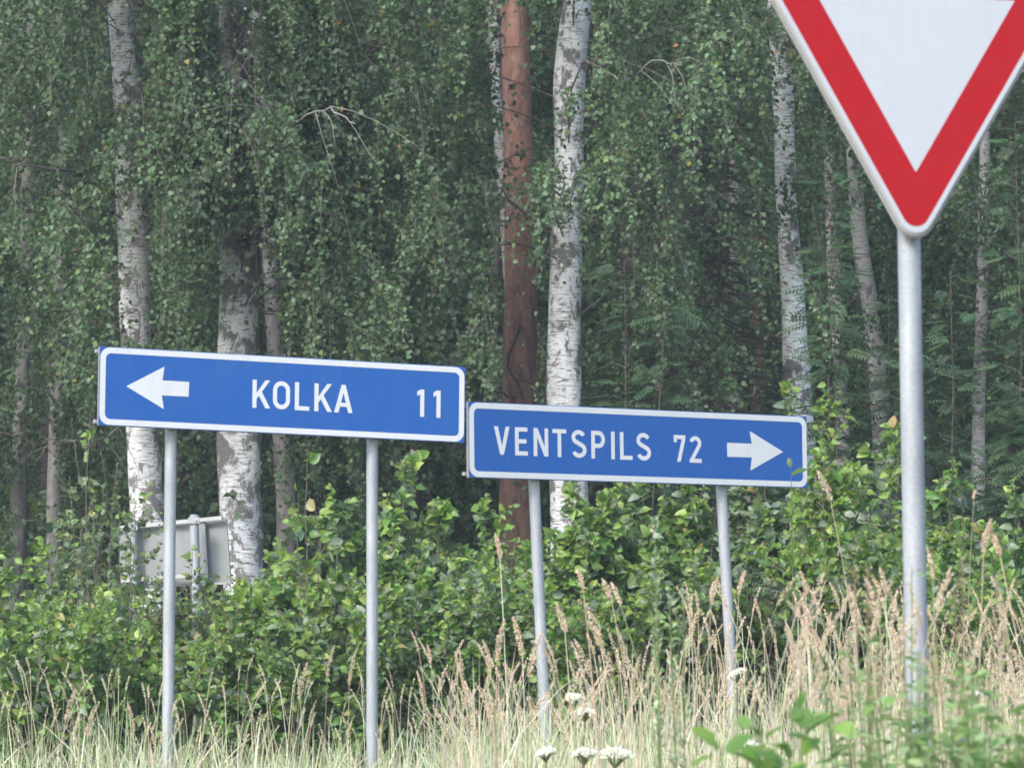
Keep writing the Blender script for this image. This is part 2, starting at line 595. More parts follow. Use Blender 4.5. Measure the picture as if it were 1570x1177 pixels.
def glyph_mesh(mb, ch, fr, x, y, h, z, wscale=1.0):
    o, ex, ey, ez = fr
    w, parts = GLYPH[ch]
    for k, g in enumerate(parts):
        zz = z + .00035 * k
        if g[0] == 'poly':
            p = np.array(g[1], float)
            ar = np.sum(p[:, 0] * np.roll(p[:, 1], -1) - np.roll(p[:, 0], -1) * p[:, 1])
            if ar < 0: p = p[::-1]
            p = grow(p, .008)
            p = p * [h * wscale, h] + [x, y]
            fill_mesh(mb, p, fr, zz)
        else:
            p = np.array(g[1], float); closed = g[2]
            if closed:
                t = np.roll(p, -1, 0) - np.roll(p, 1, 0)
            else:
                t = np.gradient(p, axis=0)
            t = nz(t); nn = np.stack([-t[:, 1], t[:, 0]], -1)
            a = (p + nn * h2) * [h * wscale, h] + [x, y]; c = (p - nn * h2) * [h * wscale, h] + [x, y]
            A = lambda q, q2: o + q[:, :1] * ex + q[:, 1:] * ey + ez * q2
            n = len(p)
            V = np.vstack([A(a, zz), A(c, zz), A(a, zz - .0006), A(c, zz - .0006)])
            i = np.arange(n if closed else n - 1); j = (i + 1) % n
            mb.add(V, [np.stack([n + i, n + j, j, i], -1), np.stack([i, j, 2 * n + j, 2 * n + i], -1),
                       np.stack([3 * n + i, 3 * n + j, n + j, n + i], -1)])


def frame_from(pl, pr, pbl):
    """board frame: o = bottom-left, ex along width, ey up, ez towards the viewer"""
    ex = nz(pr - pl)
    up = nz(pl - pbl)
    ez = nz(np.cross(ex, up))
    ey = np.cross(ez, ex)
    return ex, ey, ez


def hit(fr, px, py):
    o, ex, ey, ez = fr
    d = FWD + RIGHT * (px - 785) / F + UP * (588.5 - py) / F
    t = np.dot(o - CAM, ez) / np.dot(d, ez)
    q = CAM + d * t - o
    return np.dot(q, ex), np.dot(q, ey)


def post(rt, bx, top, bottom, r, name='post', mat=None, origin=None):
    mb = MB()
    n = 14
    t = np.linspace(0, 1, n)[:, None]
    path = bottom * (1 - t) + top * t
    tubes(mb, path, np.full(n, r), 28)
    # a domed plastic cap on the tube
    ax = nz(top - bottom)
    cp = np.array([top + ax * v for v in (0.0005, .006, .011, .013)])
    tubes(mb, cp, np.array([r + .002, r + .002, r * .8, r * .3]), 28)
    return mb.build(name, mat or M_GALV, rt, origin, smooth=False)


def shade_auto(o, ang=40):
    me = o.data
    me.polygons.foreach_set('use_smooth', np.ones(len(me.polygons), bool))
    try:
        me.set_sharp_from_angle(angle=R(ang))
    except Exception:
        pass


def direction_sign(tl, tr, br, bl, H, texts, arrow, posts, label, border_px=10):
    hl = abs(bl[1] - tl[1]); hr = abs(br[1] - tr[1])
    Yl = F * H / hl; Yr = F * H / hr
    A = P(*tl, Yl); B = P(*tr, Yr); Cc = P(*bl, Yl); D = P(*br, Yr)
    ml = (A + Cc) / 2; mr = (B + D) / 2
    ex, ey, ez = frame_from(ml, mr, ml + (Cc - A + D - B) / 2)
    W = np.linalg.norm(mr - ml)
    o = ml - ey * H / 2
    fr = (o, ex, ey, ez)
    base = (ml + mr) / 2
    org = np.array([base[0], base[1], float(ground(base[0], base[1]))])
    rt = root('direction_sign', org, label, 'road sign')
    # folded aluminium panel
    mb = MB(); box(mb, o, ex, ey, ez, (0, 0, -.022), (W, H, -.001))
    pn = mb.build('panel', M_BACK, rt, org)
    mb = MB(); fill_mesh(mb, np.array([(0, 0), (W, 0), (W, H), (0, H)]), fr, .0002)
    mb.build('blue_face', M_BLUE, rt, org)
    # white border with rounded corners
    bw = border_px / hl * H
    mb = MB()
    e = .0035
    ring_mesh(mb, rrect(W - 2 * e, H - 2 * e, .052, 8, e, e), rrect(W - 2 * bw, H - 2 * bw, .028, 8, bw, bw), fr, .0016)
    mb.build('white_border', M_WHITE, rt, org)
    for ch, px, py, hpx, ws in texts:
        x, y = hit(fr, px, py)
        mb = MB(); glyph_mesh(mb, ch, fr, x, y, hpx / hl * H, .0016, ws)
        mb.build('digit' if ch.isdigit() else 'letter', M_WHITE, rt, org)
    pts = np.array([hit(fr, *p) for p in arrow])
    if np.sum(pts[:, 0] * np.roll(pts[:, 1], -1) - np.roll(pts[:, 0], -1) * pts[:, 1]) < 0:
        pts = pts[::-1]
    # head and shaft as two convex pieces butted together
    mb = MB()
    n = len(pts)
    cen = pts.mean(0)
    A3 = lambda q, z: fr[0] + q[:, :1] * ex + q[:, 1:] * ey + ez * z
    V = np.vstack([A3(pts, .0016), A3(pts, .001)])
    i = np.arange(n); j = (i + 1) % n
    mb.add(V, [i[None], np.stack([n + i, n + j, j, i], -1)])
    mb.build('arrow', M_WHITE, rt, org)
    # two horizontal rails behind, their ends just past the panel
    for yy in (.012, H - .030):
        mb = MB(); box(mb, o, ex, ey, ez, (-.012, yy, -.047), (W + .006, yy + .018, -.0225))
        mb.build('rail', M_RAIL, rt, org)
    for (tx, ty), (bx_, by_), r in posts:
        x, y = hit(fr, tx, ty)
        top = o + ex * x + ey * (H - .010) - ez * (.047 + r + .002)
        Yt = top[1]
        bot = P(bx_, by_, Yt + .0)
        d = nz(bot - top)
        tz = float(ground(bot[0], bot[1])) - .25
        bot2 = top + d * ((top[2] - tz) / -d[2])
        shade_auto(post(rt, None, top, bot2, r, origin=org))
        for yy in (.021, H - .021):
            c = top - ey * (H - .010 - yy)
            mb = MB()
            a = np.array([c - ey * .014, c + ey * .014])
            tubes(mb, a, np.full(2, r + .004), 24)
            box(mb, c, ex, ey, ez, (-.05, -.012, r - .004), (.05, .012, r + .0015))
            cl = mb.build('clamp', M_GALV, rt, org)
            for s in (-1, 1):
                mb = MB()
                tubes(mb, np.array([c + ex * s * .042 + ez * (r - .03), c + ex * s * .042 + ez * (r + .0)]), np.full(2, .006), 6)
                mb.build('bolt', M_BOLT, cl, org)
    return fr, W, rt


def put(word, xs_, y0, y1, x_last, hpx):
    out = []
    for ch, x in zip(word, xs_):
        t = (x - xs_[0]) / max(1, (xs_[-1] - xs_[0]))
        out.append((ch, x, y0 + (y1 - y0) * t, hpx, 1.0))
    return out


kolka_txt = (put('KOLKA', [387, 418.5, 452, 482, 512.5], 624.5, 631.5, 0, 43.5) + put('11', [639.5, 664.5], 638, 639.5, 0, 43))
frK, WK, signK = direction_sign((153, 530), (713, 562), (712, 679), (151, 652), .40, kolka_txt,
    [(193.5, 592), (252, 562), (249, 583), (290, 585.5), (289, 608), (248, 606), (251, 627)],
    [((270, 600), (257, 1177), .030), ((579, 600), (570.5, 1150), .030)],
    'blue direction sign reading KOLKA 11 with a white arrow pointing left, on two grey posts')
vent_txt = (put('VENTSPILS', [758, 790, 818.5, 847.5, 877, 907, 937.5, 951, 976.5], 696, 705, 0, 43)
            + put('72', [1033.5, 1057.5], 707, 708.5, 0, 42))
frV, WV, signV = direction_sign((719, 615), (1238, 638), (1237, 748), (718, 732), .40, vent_txt,
    [(1114.5, 678.5), (1152.5, 680), (1149, 660.5), (1200.5, 692.5), (1150.5, 721), (1152.5, 701), (1115, 700)],
    [((827, 680), (834.5, 1085), .030), ((1113.5, 690), (1121, 1020), .030)],
    'blue direction sign reading VENTSPILS 72 with a white arrow pointing right, lower of the two')

# ---- yield sign, about half as far away
YD = 10.0
yaw = R(9)
tipP = P(1404.5, 391, YD)
ez = np.array([math.sin(yaw), -math.cos(yaw), -.0]); ex = np.array([math.cos(yaw), math.sin(yaw), 0.0]); ey = np.array([0, 0, 1.0])
lean = R(-.5)
ex, ey = ex * math.cos(lean) + ey * math.sin(lean), ey * math.cos(lean) - ex * math.sin(lean)
SIDE = .905
HT = SIDE * math.sqrt(3) / 2
org = np.array([tipP[0], YD + .06, float(ground(tipP[0], YD))])
yroot = root('yield_sign', org, 'red and white inverted triangle yield sign on a thick galvanised post', 'road sign')
frY = (tipP, ex, ey, ez)


def tri_outline(inset, r, n=8):
    """downward triangle with rounded corners, counter-clockwise, local 2-D"""
    k = inset
    P3 = [np.array([0, 2 * k]), np.array([SIDE / 2 - k * math.sqrt(3), HT - k]), np.array([-SIDE / 2 + k * math.sqrt(3), HT - k])]
    out = []
    for i, a0 in ((0, 210), (1, -30), (2, 90)):
        v = P3[i]
        cdir = {0: (0, 1), 1: (-math.cos(R(30)), -.5), 2: (math.cos(R(30)), -.5)}[i]
        c = v + np.array(cdir) * 2 * r
        for q in range(n + 1):
            a = R(a0 + 120 * q / n)
            out.append(c + r * np.array([math.cos(a), math.sin(a)]))
    return np.array(out)


mb = MB()
o1 = tri_outline(0, .048)
A3 = lambda q, z: frY[0] + q[:, :1] * ex + q[:, 1:] * ey + ez * z
n = len(o1); i = np.arange(n); j = (i + 1) % n
o_in = tri_outline(.006, .044)
V = np.vstack([A3(o_in, -.0008), A3(o1, -.005), A3(o1, -.028), A3(o_in, -.028)])
mb.add(V, [i[None], np.stack([n + i, n + j, j, i], -1), np.stack([2 * n + i, 2 * n + j, n + j, n + i], -1),
           np.stack([3 * n + i, 3 * n + j, 2 * n + j, 2 * n + i], -1), (3 * n + i[::-1])[None]])
pl = mb.build('panel', M_RAIL, yroot, org)
mb = MB(); ring_mesh(mb, tri_outline(.007, .044), tri_outline(.019, .036), frY, .0006); mb.build('white_rim', M_WHITE2, yroot, org)
mb = MB(); ring_mesh(mb, tri_outline(.0192, .036), tri_outline(.1075, .002), frY, .0004); mb.build('red_border', M_RED, yroot, org)
mb = MB(); fill_mesh(mb, tri_outline(.1074, .002), frY, .0002); mb.build('white_centre', M_WHITE2, yroot, org)
# folded lip running behind the face
mb = MB(); ring_mesh(mb, tri_outline(-.004, .052), tri_outline(.004, .046), frY, -.016, .004)
mb.build('lip', M_RAIL, pl, org)
ptop = tipP + ey * (HT * .93) - ez * .075 - ex * .0185
pbot = P(1404.5, 1000, ptop[1])
ptop2 = P(1393.5, 362, ptop[1])
d = nz(ptop2 - pbot)
ptop = pbot + d * ((ptop[2] - pbot[2]) / d[2])
pb2 = pbot - d * ((pbot[2] - org[2] + .3) / d[2])
shade_auto(post(yroot, None, ptop, pb2, .0295, origin=org))
for yy in (.42, .70):
    c = ptop + d * ((tipP[2] + yy - ptop[2]) / d[2])
    mb = MB(); tubes(mb, np.array([c - d * .015, c + d * .015]), np.full(2, .034), 24)
    box(mb, c, ex, ey, ez, (-.07, -.014, .020), (.07, .014, .046))
    cl = mb.build('clamp', M_GALV, yroot, org)
    for s in (-1, 1):
        mb = MB()
        tubes(mb, np.array([c + ex * s * .055 - ez * .012, c + ex * s * .055 + ez * .019]), np.full(2, .006), 6)
        mb.build('bolt', M_BOLT, cl, org)

# ---- sign seen from behind, further back among the saplings
YB = 25.8
def PB(px, py, dy=0): return P(px, py, YB + dy)
org = np.array([PB(270, 800)[0], YB, float(ground(PB(270, 800)[0], YB))])
broot = root('backward_sign', org, 'grey back of a road sign facing away, half hidden by young birches', 'road sign')


def slab(name, q, t, mat, parent):
    """q: four corners (bottom-left, bottom-right, top-right, top-left); thickness t away from the viewer"""
    q = np.array(q); nn = nz(np.cross(q[1] - q[0], q[3] - q[0]))
    V = np.vstack([q, q - nn * t])
    mb = MB(); mb.add(V, [[(0, 1, 2, 3), (7, 6, 5, 4), (0, 4, 5, 1), (1, 5, 6, 2), (2, 6, 7, 3), (3, 7, 4, 0)]])
    return mb.build(name, mat, parent, org)


slab('panel', [PB(186, 905), PB(311, 896, -.22), PB(306, 798, -.22), PB(181, 812)], .012, M_BACK, broot)
slab('panel', [PB(312, 895.5, -.22), PB(354, 893, -.30), PB(347, 794, -.30), PB(307, 797.5, -.22)], .012, M_BACK, broot)
slab('edge_fold', [PB(307, 893, -.27), PB(320, 892, -.28), PB(314, 799, -.28), PB(303, 800, -.27)], .03, M_BACK, broot)
slab('edge_fold', [PB(311, 897, -.29), PB(355, 894.5, -.35), PB(354.5, 891.5, -.35), PB(311, 894, -.29)], .03, M_RAIL, broot)
slab('rail', [PB(183, 812, -.05), PB(340, 796.5, -.35), PB(340, 790.5, -.35), PB(183, 806, -.05)], .02, M_RAIL, broot)
slab('rail', [PB(186, 893, -.05), PB(300, 884, -.30), PB(300, 878.5, -.30), PB(186, 887, -.05)], .02, M_RAIL, broot)
for px, Y2, r in ((297.5, -.42, .030), (203, -.12, .030)):
    t = PB(px, 791 if px > 250 else 802, Y2); b_ = PB(px + 6, 1000, Y2)
    dd = nz(b_ - t); b_ = t + dd * ((t[2] - org[2] + .3) / -dd[2])
    mb = MB(); tubes(mb, np.array([b_, (b_ + t) / 2, t]), np.full(3, r), 20)
    tubes(mb, np.array([t + (0, 0, .0005), t + (0, 0, .01)]), np.array([r, r * .7]), 20)
    shade_auto(mb.build('post', M_GALV, broot, org))
    c = PB(px + .5, 798 if px > 250 else 808, Y2)
    mb = MB(); tubes(mb, np.array([c - (0, 0, .022), c + (0, 0, .022)]), np.full(2, r + .005), 16)
    box(mb, c, np.array([1., 0, 0]), np.array([0, 0, 1.]), np.array([0, -1., 0]), (-.036, -.02, .005), (.036, .02, .04))
    cl = mb.build('clamp', M_RAIL, broot, org)
    mb = MB(); tubes(mb, np.array([c + (.012, -.041, 0), c + (.012, -.052, 0)]), np.full(2, .008), 6)
    mb.build('bolt', M_BOLT, cl, org)

# ------------------------------------------------------------------ leaf colours
def pick(pal, n, jit=.18):
    pal = np.array(pal, float)
    w = pal[:, 3] / pal[:, 3].sum()
    k = rng.choice(len(pal), n, p=w)
    c = pal[k, :3] * (1 + jit * rng.normal(size=(n, 1)).clip(-1.8, 1.8)) * (1 + .06 * rng.normal(size=(n, 3)))
    return np.clip(c, .004, .9)


PAL_BIRCH = [(.080, .138, .062, 5), (.098, .155, .078, 5), (.118, .175, .096, 3), (.11, .16, .048, 1.2), (.33, .13, .035, .012), (.2, .17, .04, .05)]
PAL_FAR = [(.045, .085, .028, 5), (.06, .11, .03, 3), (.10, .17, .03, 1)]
PAL_ALDER = [(.11, .22, .05, 5), (.16, .275, .06, 4), (.23, .34, .08, 3), (.20, .26, .17, 5), (.30, .38, .10, 1.3), (.28, .2, .06, .05)]
PAL_TIP = [(.21, .32, .06, 3), (.30, .37, .09, 1), (.17, .28, .05, 3), (.30, .25, .09, .4)]
PAL_BSAP = [(.145, .21, .12, 5), (.17, .24, .11, 3), (.22, .29, .10, 2), (.30, .34, .13, .8), (.40, .24, .08, .10)]
PAL_ROWAN = [(.065, .125, .065, 5), (.078, .14, .075, 4), (.10, .165, .08, 2)]
PAL_SPRUCE = [(.045, .072, .054, 5), (.065, .092, .072, 3)]
PAL_STRAW = [(.70, .60, .48, 4), (.66, .51, .43, 5), (.50, .50, .33, 2), (.32, .38, .20, 1), (.76, .71, .60, 3)]
PAL_GGREEN = [(.40, .46, .28, 3), (.52, .55, .38, 4), (.66, .64, .50, 4), (.28, .38, .17, 2)]
PAL_HEAD = [(.62, .46, .37, 4), (.70, .54, .47, 5), (.50, .36, .28, 1.5), (.74, .63, .53, 3)]


def rdir(n, up=0.0, spread=1.0):
    v = rng.normal(size=(n, 3)) * spread
    v[:, 2] += up
    return nz(v)


# parts of the front trunks that the photograph shows bare: leaf sprays are thin there
WINDOWS = [(160, 225, 0, 165, .02), (160, 222, 100, 165, .06), (176, 230, 165, 292, .2), (172, 235, 292, 520, .06), (190, 250, 640, 780, .2),
           (325, 390, 0, 130, .06), (330, 400, 130, 190, .2), (335, 398, 190, 345, .4), (328, 402, 345, 960, .05),
           (765, 812, 0, 140, .06), (765, 818, 140, 400, .35), (768, 822, 400, 830, .08),
           (838, 910, 0, 140, .03), (868, 892, 170, 270, .15), (850, 892, 270, 345, .3), (832, 892, 345, 830, .04), (832, 870, 350, 440, .3),
           (1180, 1222, 40, 330, .25), (1185, 1245, 330, 600, .15), (1200, 1250, 600, 680, .5),
           (1262, 1300, 300, 520, .4), (1488, 1525, 190, 330, .3), (1490, 1525, 395, 570, .2), (1488, 1512, 600, 760, .5), (1325, 1370, 430, 740, .5)]


def thin(pos):
    px, py = proj(pos)
    keep = np.ones(len(pos), bool)
    u = rng.random(len(pos))
    for x0, x1, y0, y1, k in WINDOWS:
        # only what hangs in front of the trunks, with ragged limits
        jx = 5 * np.sin(py * .11 + x0); jy = 9 * np.sin(px * .23 + y0)
        m = (px > x0 + jx) & (px < x1 + jx) & (py > y0 + jy) & (py < y1 + jy) & (pos[:, 1] < 31.6)
        keep &= ~(m & (u > k))
        if k < .35 and x0 < 420:     # looser foliage round the bare stretches lets the daylight in
            m2 = (px > x0 - 26) & (px < x1 + 20) & (py > y0 - 10) & (py < y1) & (pos[:, 1] < 31.6)
            keep &= ~(m2 & (u > k + .42))
    return keep


def inview(pos, mx=120, my=120):
    px, py = proj(pos)
    return (px > -mx) & (px < 1570 + mx) & (py > -my) & (py < 1177 + my)


# ------------------------------------------------------------------ trees
def trunk_path(pts, Y, zbase, ztop, lean_y=0.0):
    """pts: (px, py, width px) from top to bottom -> dense world path with radii"""
    W = np.array([np.append(P(px, py, Y), w / F * Y / 2) for px, py, w in pts])
    W = W[np.argsort(W[:, 2])]
    zs = np.arange(zbase - .15, ztop, .12)
    out = np.zeros((len(zs), 4))
    for k in (0, 1, 3):
        out[:, k] = np.interp(zs, W[:, 2], W[:, k])
    out[:, 2] = zs
    above = zs > W[-1, 2]
    dz = zs[above] - W[-1, 2]
    sl = (W[-1, 0] - W[-2, 0]) / max(.3, W[-1, 2] - W[-2, 2])
    out[above, 0] = W[-1, 0] + np.clip(sl, -.06, .06) * dz
    out[above, 3] = W[-1, 3] * np.clip(1 - dz / (ztop - W[-1, 2] + 1.2), .06, 1)
    below = zs < W[0, 2]
    db = W[0, 2] - zs[below]
    out[below, 3] = W[0, 3] * (1 + .10 * db + .25 * np.exp(-(zs[below] - zbase) * 6))
    out[:, 0] = np.convolve(np.pad(out[:, 0], 3, 'edge'), np.ones(7) / 7, 'valid')
    out[:, 1] += lean_y * (zs - zbase)
    return out


def trunk_mesh(path, sides=20, lump=.06, seed=0):
    n = len(path)
    a = np.arange(sides) / sides * 2 * math.pi
    z = path[:, 2:3]
    lum = 1 + lump * (np.sin(2 * a[None] + z * 2.3 + seed) * .6 + np.sin(3 * a[None] - z * 5.1 + seed * 2) * .4 + np.sin(z * 9 + seed) * .35)
    r = path[:, 3:4] * lum
    V = np.stack([path[:, 0:1] + r * np.cos(a), path[:, 1:2] + r * np.sin(a), np.broadcast_to(z, r.shape)], -1)
    idx = np.arange(n * sides).reshape(n, sides); nx = np.roll(idx, -1, 1)
    mb = MB()
    mb.add(V.reshape(-1, 3), [np.stack([idx[:-1], nx[:-1], nx[1:], idx[1:]], -1).reshape(-1, 4), idx[-1][None]])
    return mb


DENS = 2.7


def boughs(path, nb, z0, z1, L0, L1, az=None, dens=1.0, droop=1.0, leaf=.041, pal=PAL_BIRCH, crown=None, twig=None, twcol=(.10, .075, .065), az_c=None):
    """birch-like boughs: rising limb, hanging twigs, leaves on the twigs. Adds to crown and twig meshes"""
    nb = int(nb * DENS)
    zz = z0 + (z1 - z0) * rng.random(nb) ** .9
    k = np.clip(np.searchsorted(path[:, 2], zz), 0, len(path) - 1)
    st = path[k, :3].copy()
    if az_c is None:
        ang = rng.random(nb) * 2 * math.pi
    else:
        ang = az_c + rng.normal(size=nb) * .9
    L = L0 + (L1 - L0) * rng.random(nb)
    out = np.stack([np.cos(ang), np.sin(ang), np.zeros(nb)], -1)
    el = R(12) + R(30) * rng.random(nb)
    t = np.linspace(0, 1, 9)[None, :, None]
    side = np.cross(out, [0, 0, 1.0])
    wob = (rng.normal(size=(nb, 1, 1)) * .18) * np.sin(t * 3)
    bp = st[:, None] + out[:, None] * (L[:, None, None] * t * (1 - .15 * t)) + side[:, None] * wob * L[:, None, None] \
        + np.array([0, 0, 1.0]) * (L[:, None, None] * (np.tan(el)[:, None, None] * t - droop * .75 * t ** 2.2))
    br = (.0025 + .0022 * L)[:, None] * (1 - .86 * t[..., 0])
    tubes(twig, bp, br, 5, twcol, cap=False)
    # twigs
    nt_ = max(3, int(13 * dens))
    s = .18 + .82 * rng.random((nb, nt_))
    f = s * 8; i0 = np.minimum(f.astype(int), 7); fr_ = (f - i0)[..., None]
    ib = np.arange(nb)[:, None]
    tp = bp[ib, i0] * (1 - fr_) + bp[ib, i0 + 1] * fr_
    tp = tp.reshape(-1, 3)
    M = len(tp)
    td = nz(np.repeat(out, nt_, axis=0) * .6 + rng.normal(size=(M, 3)) * .6 * [1, 1, .4])
    tl = (.35 + .65 * rng.random(M))
    q = np.linspace(0, 1, 6)[None, :, None]
    twp = tp[:, None] + td[:, None] * (tl[:, None, None] * .75 * (q - .35 * q ** 2)) - np.array([0, 0, 1.0]) * (tl[:, None, None] * .85 * droop * q ** 1.7)
    vis = inview(twp[:, 3], 40, 40) & thin(twp[:, 3])
    if vis.any():
        tubes(twig, twp[vis], np.broadcast_to(np.linspace(.003, .001, 6), (vis.sum(), 6)), 3, twcol, cap=False)
    # leaves: fine ones where the camera can look, sparse large ones elsewhere
    nl = 62
    s = .08 + .92 * rng.random((M, nl))
    f = s * 5; i0 = np.minimum(f.astype(int), 4); fr_ = (f - i0)[..., None]
    im = np.arange(M)[:, None]
    lp = (twp[im, i0] * (1 - fr_) + twp[im, i0 + 1] * fr_).reshape(-1, 3)
    lp += rng.normal(size=lp.shape) * .028
    v = inview(lp, 60, 60)
    big = ~v & (rng.random(len(lp)) < .07)
    v &= thin(lp)
    # clump tone: sprays of one twig share an age
    tint = np.repeat((1 + .15 * rng.normal(size=M)) * np.repeat(1 + .16 * rng.normal(size=nb).clip(-2, 2), nt_), nl)[:, None]
    for mk, sc_, tpl in ((v, 1.0, T_SMALL), (big, 2.7, T_TINY)):
        n = mk.sum()
        if not n: continue
        ax = nz(rng.normal(size=(n, 3)) * [.8, .8, .5] + [0, 0, -.75])
        nr = nz(rng.normal(size=(n, 3)) * .75 + [-.1, -.6, .6])
        c = np.clip(pick(pal, n) * tint[mk], .004, .9)
        inst(crown, tpl, lp[mk], ax, nr, leaf * sc_ * (.65 + .6 * rng.random(n)), c)


TREES = []


def tree(name, label, pts, Y, ztop, mat, bgs, cat='tree', lump=.06, seed=0, group=None, dead=(), sides=20, leafmat=None, twcol=(.10, .075, .065)):
    lo = max(pts, key=lambda q: q[1])
    bx = P(lo[0], lo[1], Y)[0]
    zb = float(ground(bx, Y))
    org = np.array([bx, Y, zb])
    path = trunk_path(pts, Y, zb, ztop)
    rt = root(name, org, label, cat, group)
    trunk_mesh(path, sides, lump, seed).build('trunk', mat, rt, org, smooth=True)
    crown, twig = MB(), MB()
    for kw in bgs:
        boughs(path, crown=crown, twig=twig, twcol=twcol, **kw)
    if crown.n:
        crown.build('crown', leafmat or M_BLEAF, rt, org, kind='stuff')
        twig.build('twigs', M_TWIG, rt, org, kind='stuff')
    for line, r0, c in dead:
        branch(rt, org, line, Y, r0, c)
    return rt


def branch(rt, org, line, Y, r0, c=(.22, .2, .18)):
    """one bare bough given by picture points and depths, with side twigs"""
    pts = np.array([P(px, py, Y + dy) for px, py, dy in line])
    t = np.linspace(0, 1, 18)
    tt = np.linspace(0, 1, len(pts))
    pp = np.stack([np.interp(t, tt, pts[:, k]) for k in range(3)], -1)
    for _ in range(2):
        pp[1:-1] = (pp[:-2] + pp[1:-1] * 2 + pp[2:]) / 4
    pp[1:-1] += rng.normal(size=(16, 3)) * .006
    mb = MB()
    tubes(mb, pp, np.linspace(r0, r0 * .3, 18), 7, c)
    L = np.linalg.norm(pp[-1] - pp[0])
    for k in range(7):
        i = rng.integers(4, 17)
        d = nz(nz(pp[-1] - pp[0]) * .7 + rng.normal(size=3) * .6 + np.array([0, 0, -.25]))
        l = L * (.15 + .25 * rng.random())
        q = np.linspace(0, 1, 6)[:, None]
        tw = pp[i] + d * l * q + np.array([0, 0, -1.0]) * l * .35 * q ** 2 + np.cumsum(rng.normal(size=(6, 3)) * .008, 0)
        tubes(mb, tw, np.linspace(r0 * .3, r0 * .12, 6), 4, c)
    mb.build('branch', M_TWIG, rt, org, smooth=True)


B1 = birch_bark('birch_bark_mottled', 1, .70, (.64, .64, .64))
B2 = birch_bark('birch_bark_rough', 4, .92, (.62, .62, .62))
B3 = birch_bark('birch_bark_bright', 9, .72, (.72, .72, .72))
B4 = birch_bark('birch_bark_spotted', 13, .58, (.76, .76, .75))
B5 = birch_bark('birch_bark_thin', 17, .35, (.52, .48, .46))
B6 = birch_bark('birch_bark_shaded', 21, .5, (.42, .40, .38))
PALE = (.24, .22, .20)
front = -math.pi / 2

tree('birch_tree', 'mottled white birch trunk rising behind the left end of the KOLKA sign',
     [(183, 0, 40), (192, 100, 44), (198, 170, 46), (204, 350, 48), (205, 450, 49), (212, 600, 50), (224, 740, 52), (232, 860, 56)], 28.9, 15, B1,
     [dict(nb=12, z0=4.2, z1=8.2, L0=.8, L1=2.0, az_c=front), dict(nb=11, z0=3.6, z1=14, L0=1, L1=2.4)], seed=1,
     dead=[([(168, 285, -.1), (110, 262, -.6), (50, 255, -1.1), (20, 252, -1.4)], .016, (.16, .13, .11)),
           ([(185, 510, 0), (140, 490, -.4), (100, 480, -.8)], .014, PALE),
           ([(205, 620, -.2), (170, 670, -.5), (120, 680, -.9), (70, 672, -1.2)], .012, (.15, .12, .1))])
tree('birch_tree', 'thick fissured birch trunk behind the KOLKA lettering, a burl halfway up',
     [(357, 0, 44), (362, 130, 52), (366, 330, 58), (370, 395, 66), (366, 500, 62), (366, 700, 65), (372, 850, 64), (374, 950, 68)], 28.7, 16, B2,
     [dict(nb=19, z0=4.6, z1=7.8, L0=.9, L1=2.3, az_c=front), dict(nb=8, z0=5.6, z1=6.8, L0=.5, L1=1.2, az_c=front), dict(nb=12, z0=4.6, z1=8.2, L0=1.2, L1=2.6, az_c=-.5), dict(nb=12, z0=4.5, z1=15, L0=1, L1=2.6)], seed=5, lump=.085,
     dead=[([(385, 365, -.2), (435, 390, -.4), (450, 440, -.6), (465, 480, -.7)], .007, PALE),
           ([(350, 215, -.2), (430, 195, -.9), (500, 165, -1.6), (545, 190, -2.0)], .010, PALE)])
# grown-over branch scar of the fissured birch
_b = bpy.data.objects['birch_tree.001']; _bo = np.array(_b.location)
mb = MB()
_c = P(372, 372, 28.7 - .150)
_q = np.linspace(-.45, 1.35, 16) * math.pi
_pp = np.stack([_c[0] + .085 * np.cos(_q), np.full(16, _c[1]) + .03 * np.abs(np.cos(_q)) ** 2, _c[2] + .10 * np.sin(_q)], -1)
tubes(mb, _pp, .026 + .006 * np.sin(np.linspace(0, 3.1, 16)), 10)
mb.build('branch_scar', B3, _b, _bo, smooth=True)
mb = MB()
tubes(mb, np.array([_c + (0, .05, 0), _c + (0, .01, 0), _c + (0, -.012, 0)]), np.array([.075, .07, .04]), 14, (.045, .038, .033))  # dark disc, shade of the scar's hollow put into its colour
mb.build('dark_hollow', M_TWIG, _b, _bo, smooth=True)

tree('pine_tree', 'orange-barked pine trunk between the two blue signs',
     [(788, 0, 44), (793, 150, 46), (797, 300, 48), (799, 430, 50), (797, 600, 53), (796, 740, 60), (795, 850, 66)], 31, 18, M_PINE, [], seed=2, lump=.035,
     dead=[([(797, 500, -.2), (775, 560, -.35), (800, 600, -.5), (806, 640, -.6)], .012, (.03, .022, .02)),
           ([(790, 610, -.2), (760, 600, -.5), (735, 590, -.8), (712, 575, -1.1)], .010, (.10, .07, .06)),
           ([(770, 55, -.1), (740, 60, -.4), (718, 78, -.7)], .014, (.05, .035, .03))])
tree('birch_tree', 'brightest white birch trunk just right of the orange pine, leaning right near the top',
     [(888, 0, 46), (878, 60, 50), (870, 130, 50), (872, 200, 44), (873, 300, 44), (866, 430, 50), (864, 540, 54), (866, 640, 56), (872, 760, 58), (878, 860, 62)],
     28.8, 16, B3, [dict(nb=14, z0=4.8, z1=8.4, L0=1.2, L1=2.7, az_c=front), dict(nb=10, z0=4.5, z1=15, L0=1, L1=2.6)], seed=7, lump=.05,
     dead=[([(895, 90, -.2), (960, 130, -.8), (1000, 90, -1.2), (1040, 100, -1.5)], .011, PALE),
           ([(850, 250, -.2), (800, 330, -.6), (770, 290, -.9), (735, 270, -1.2)], .010, (.12, .1, .09))])
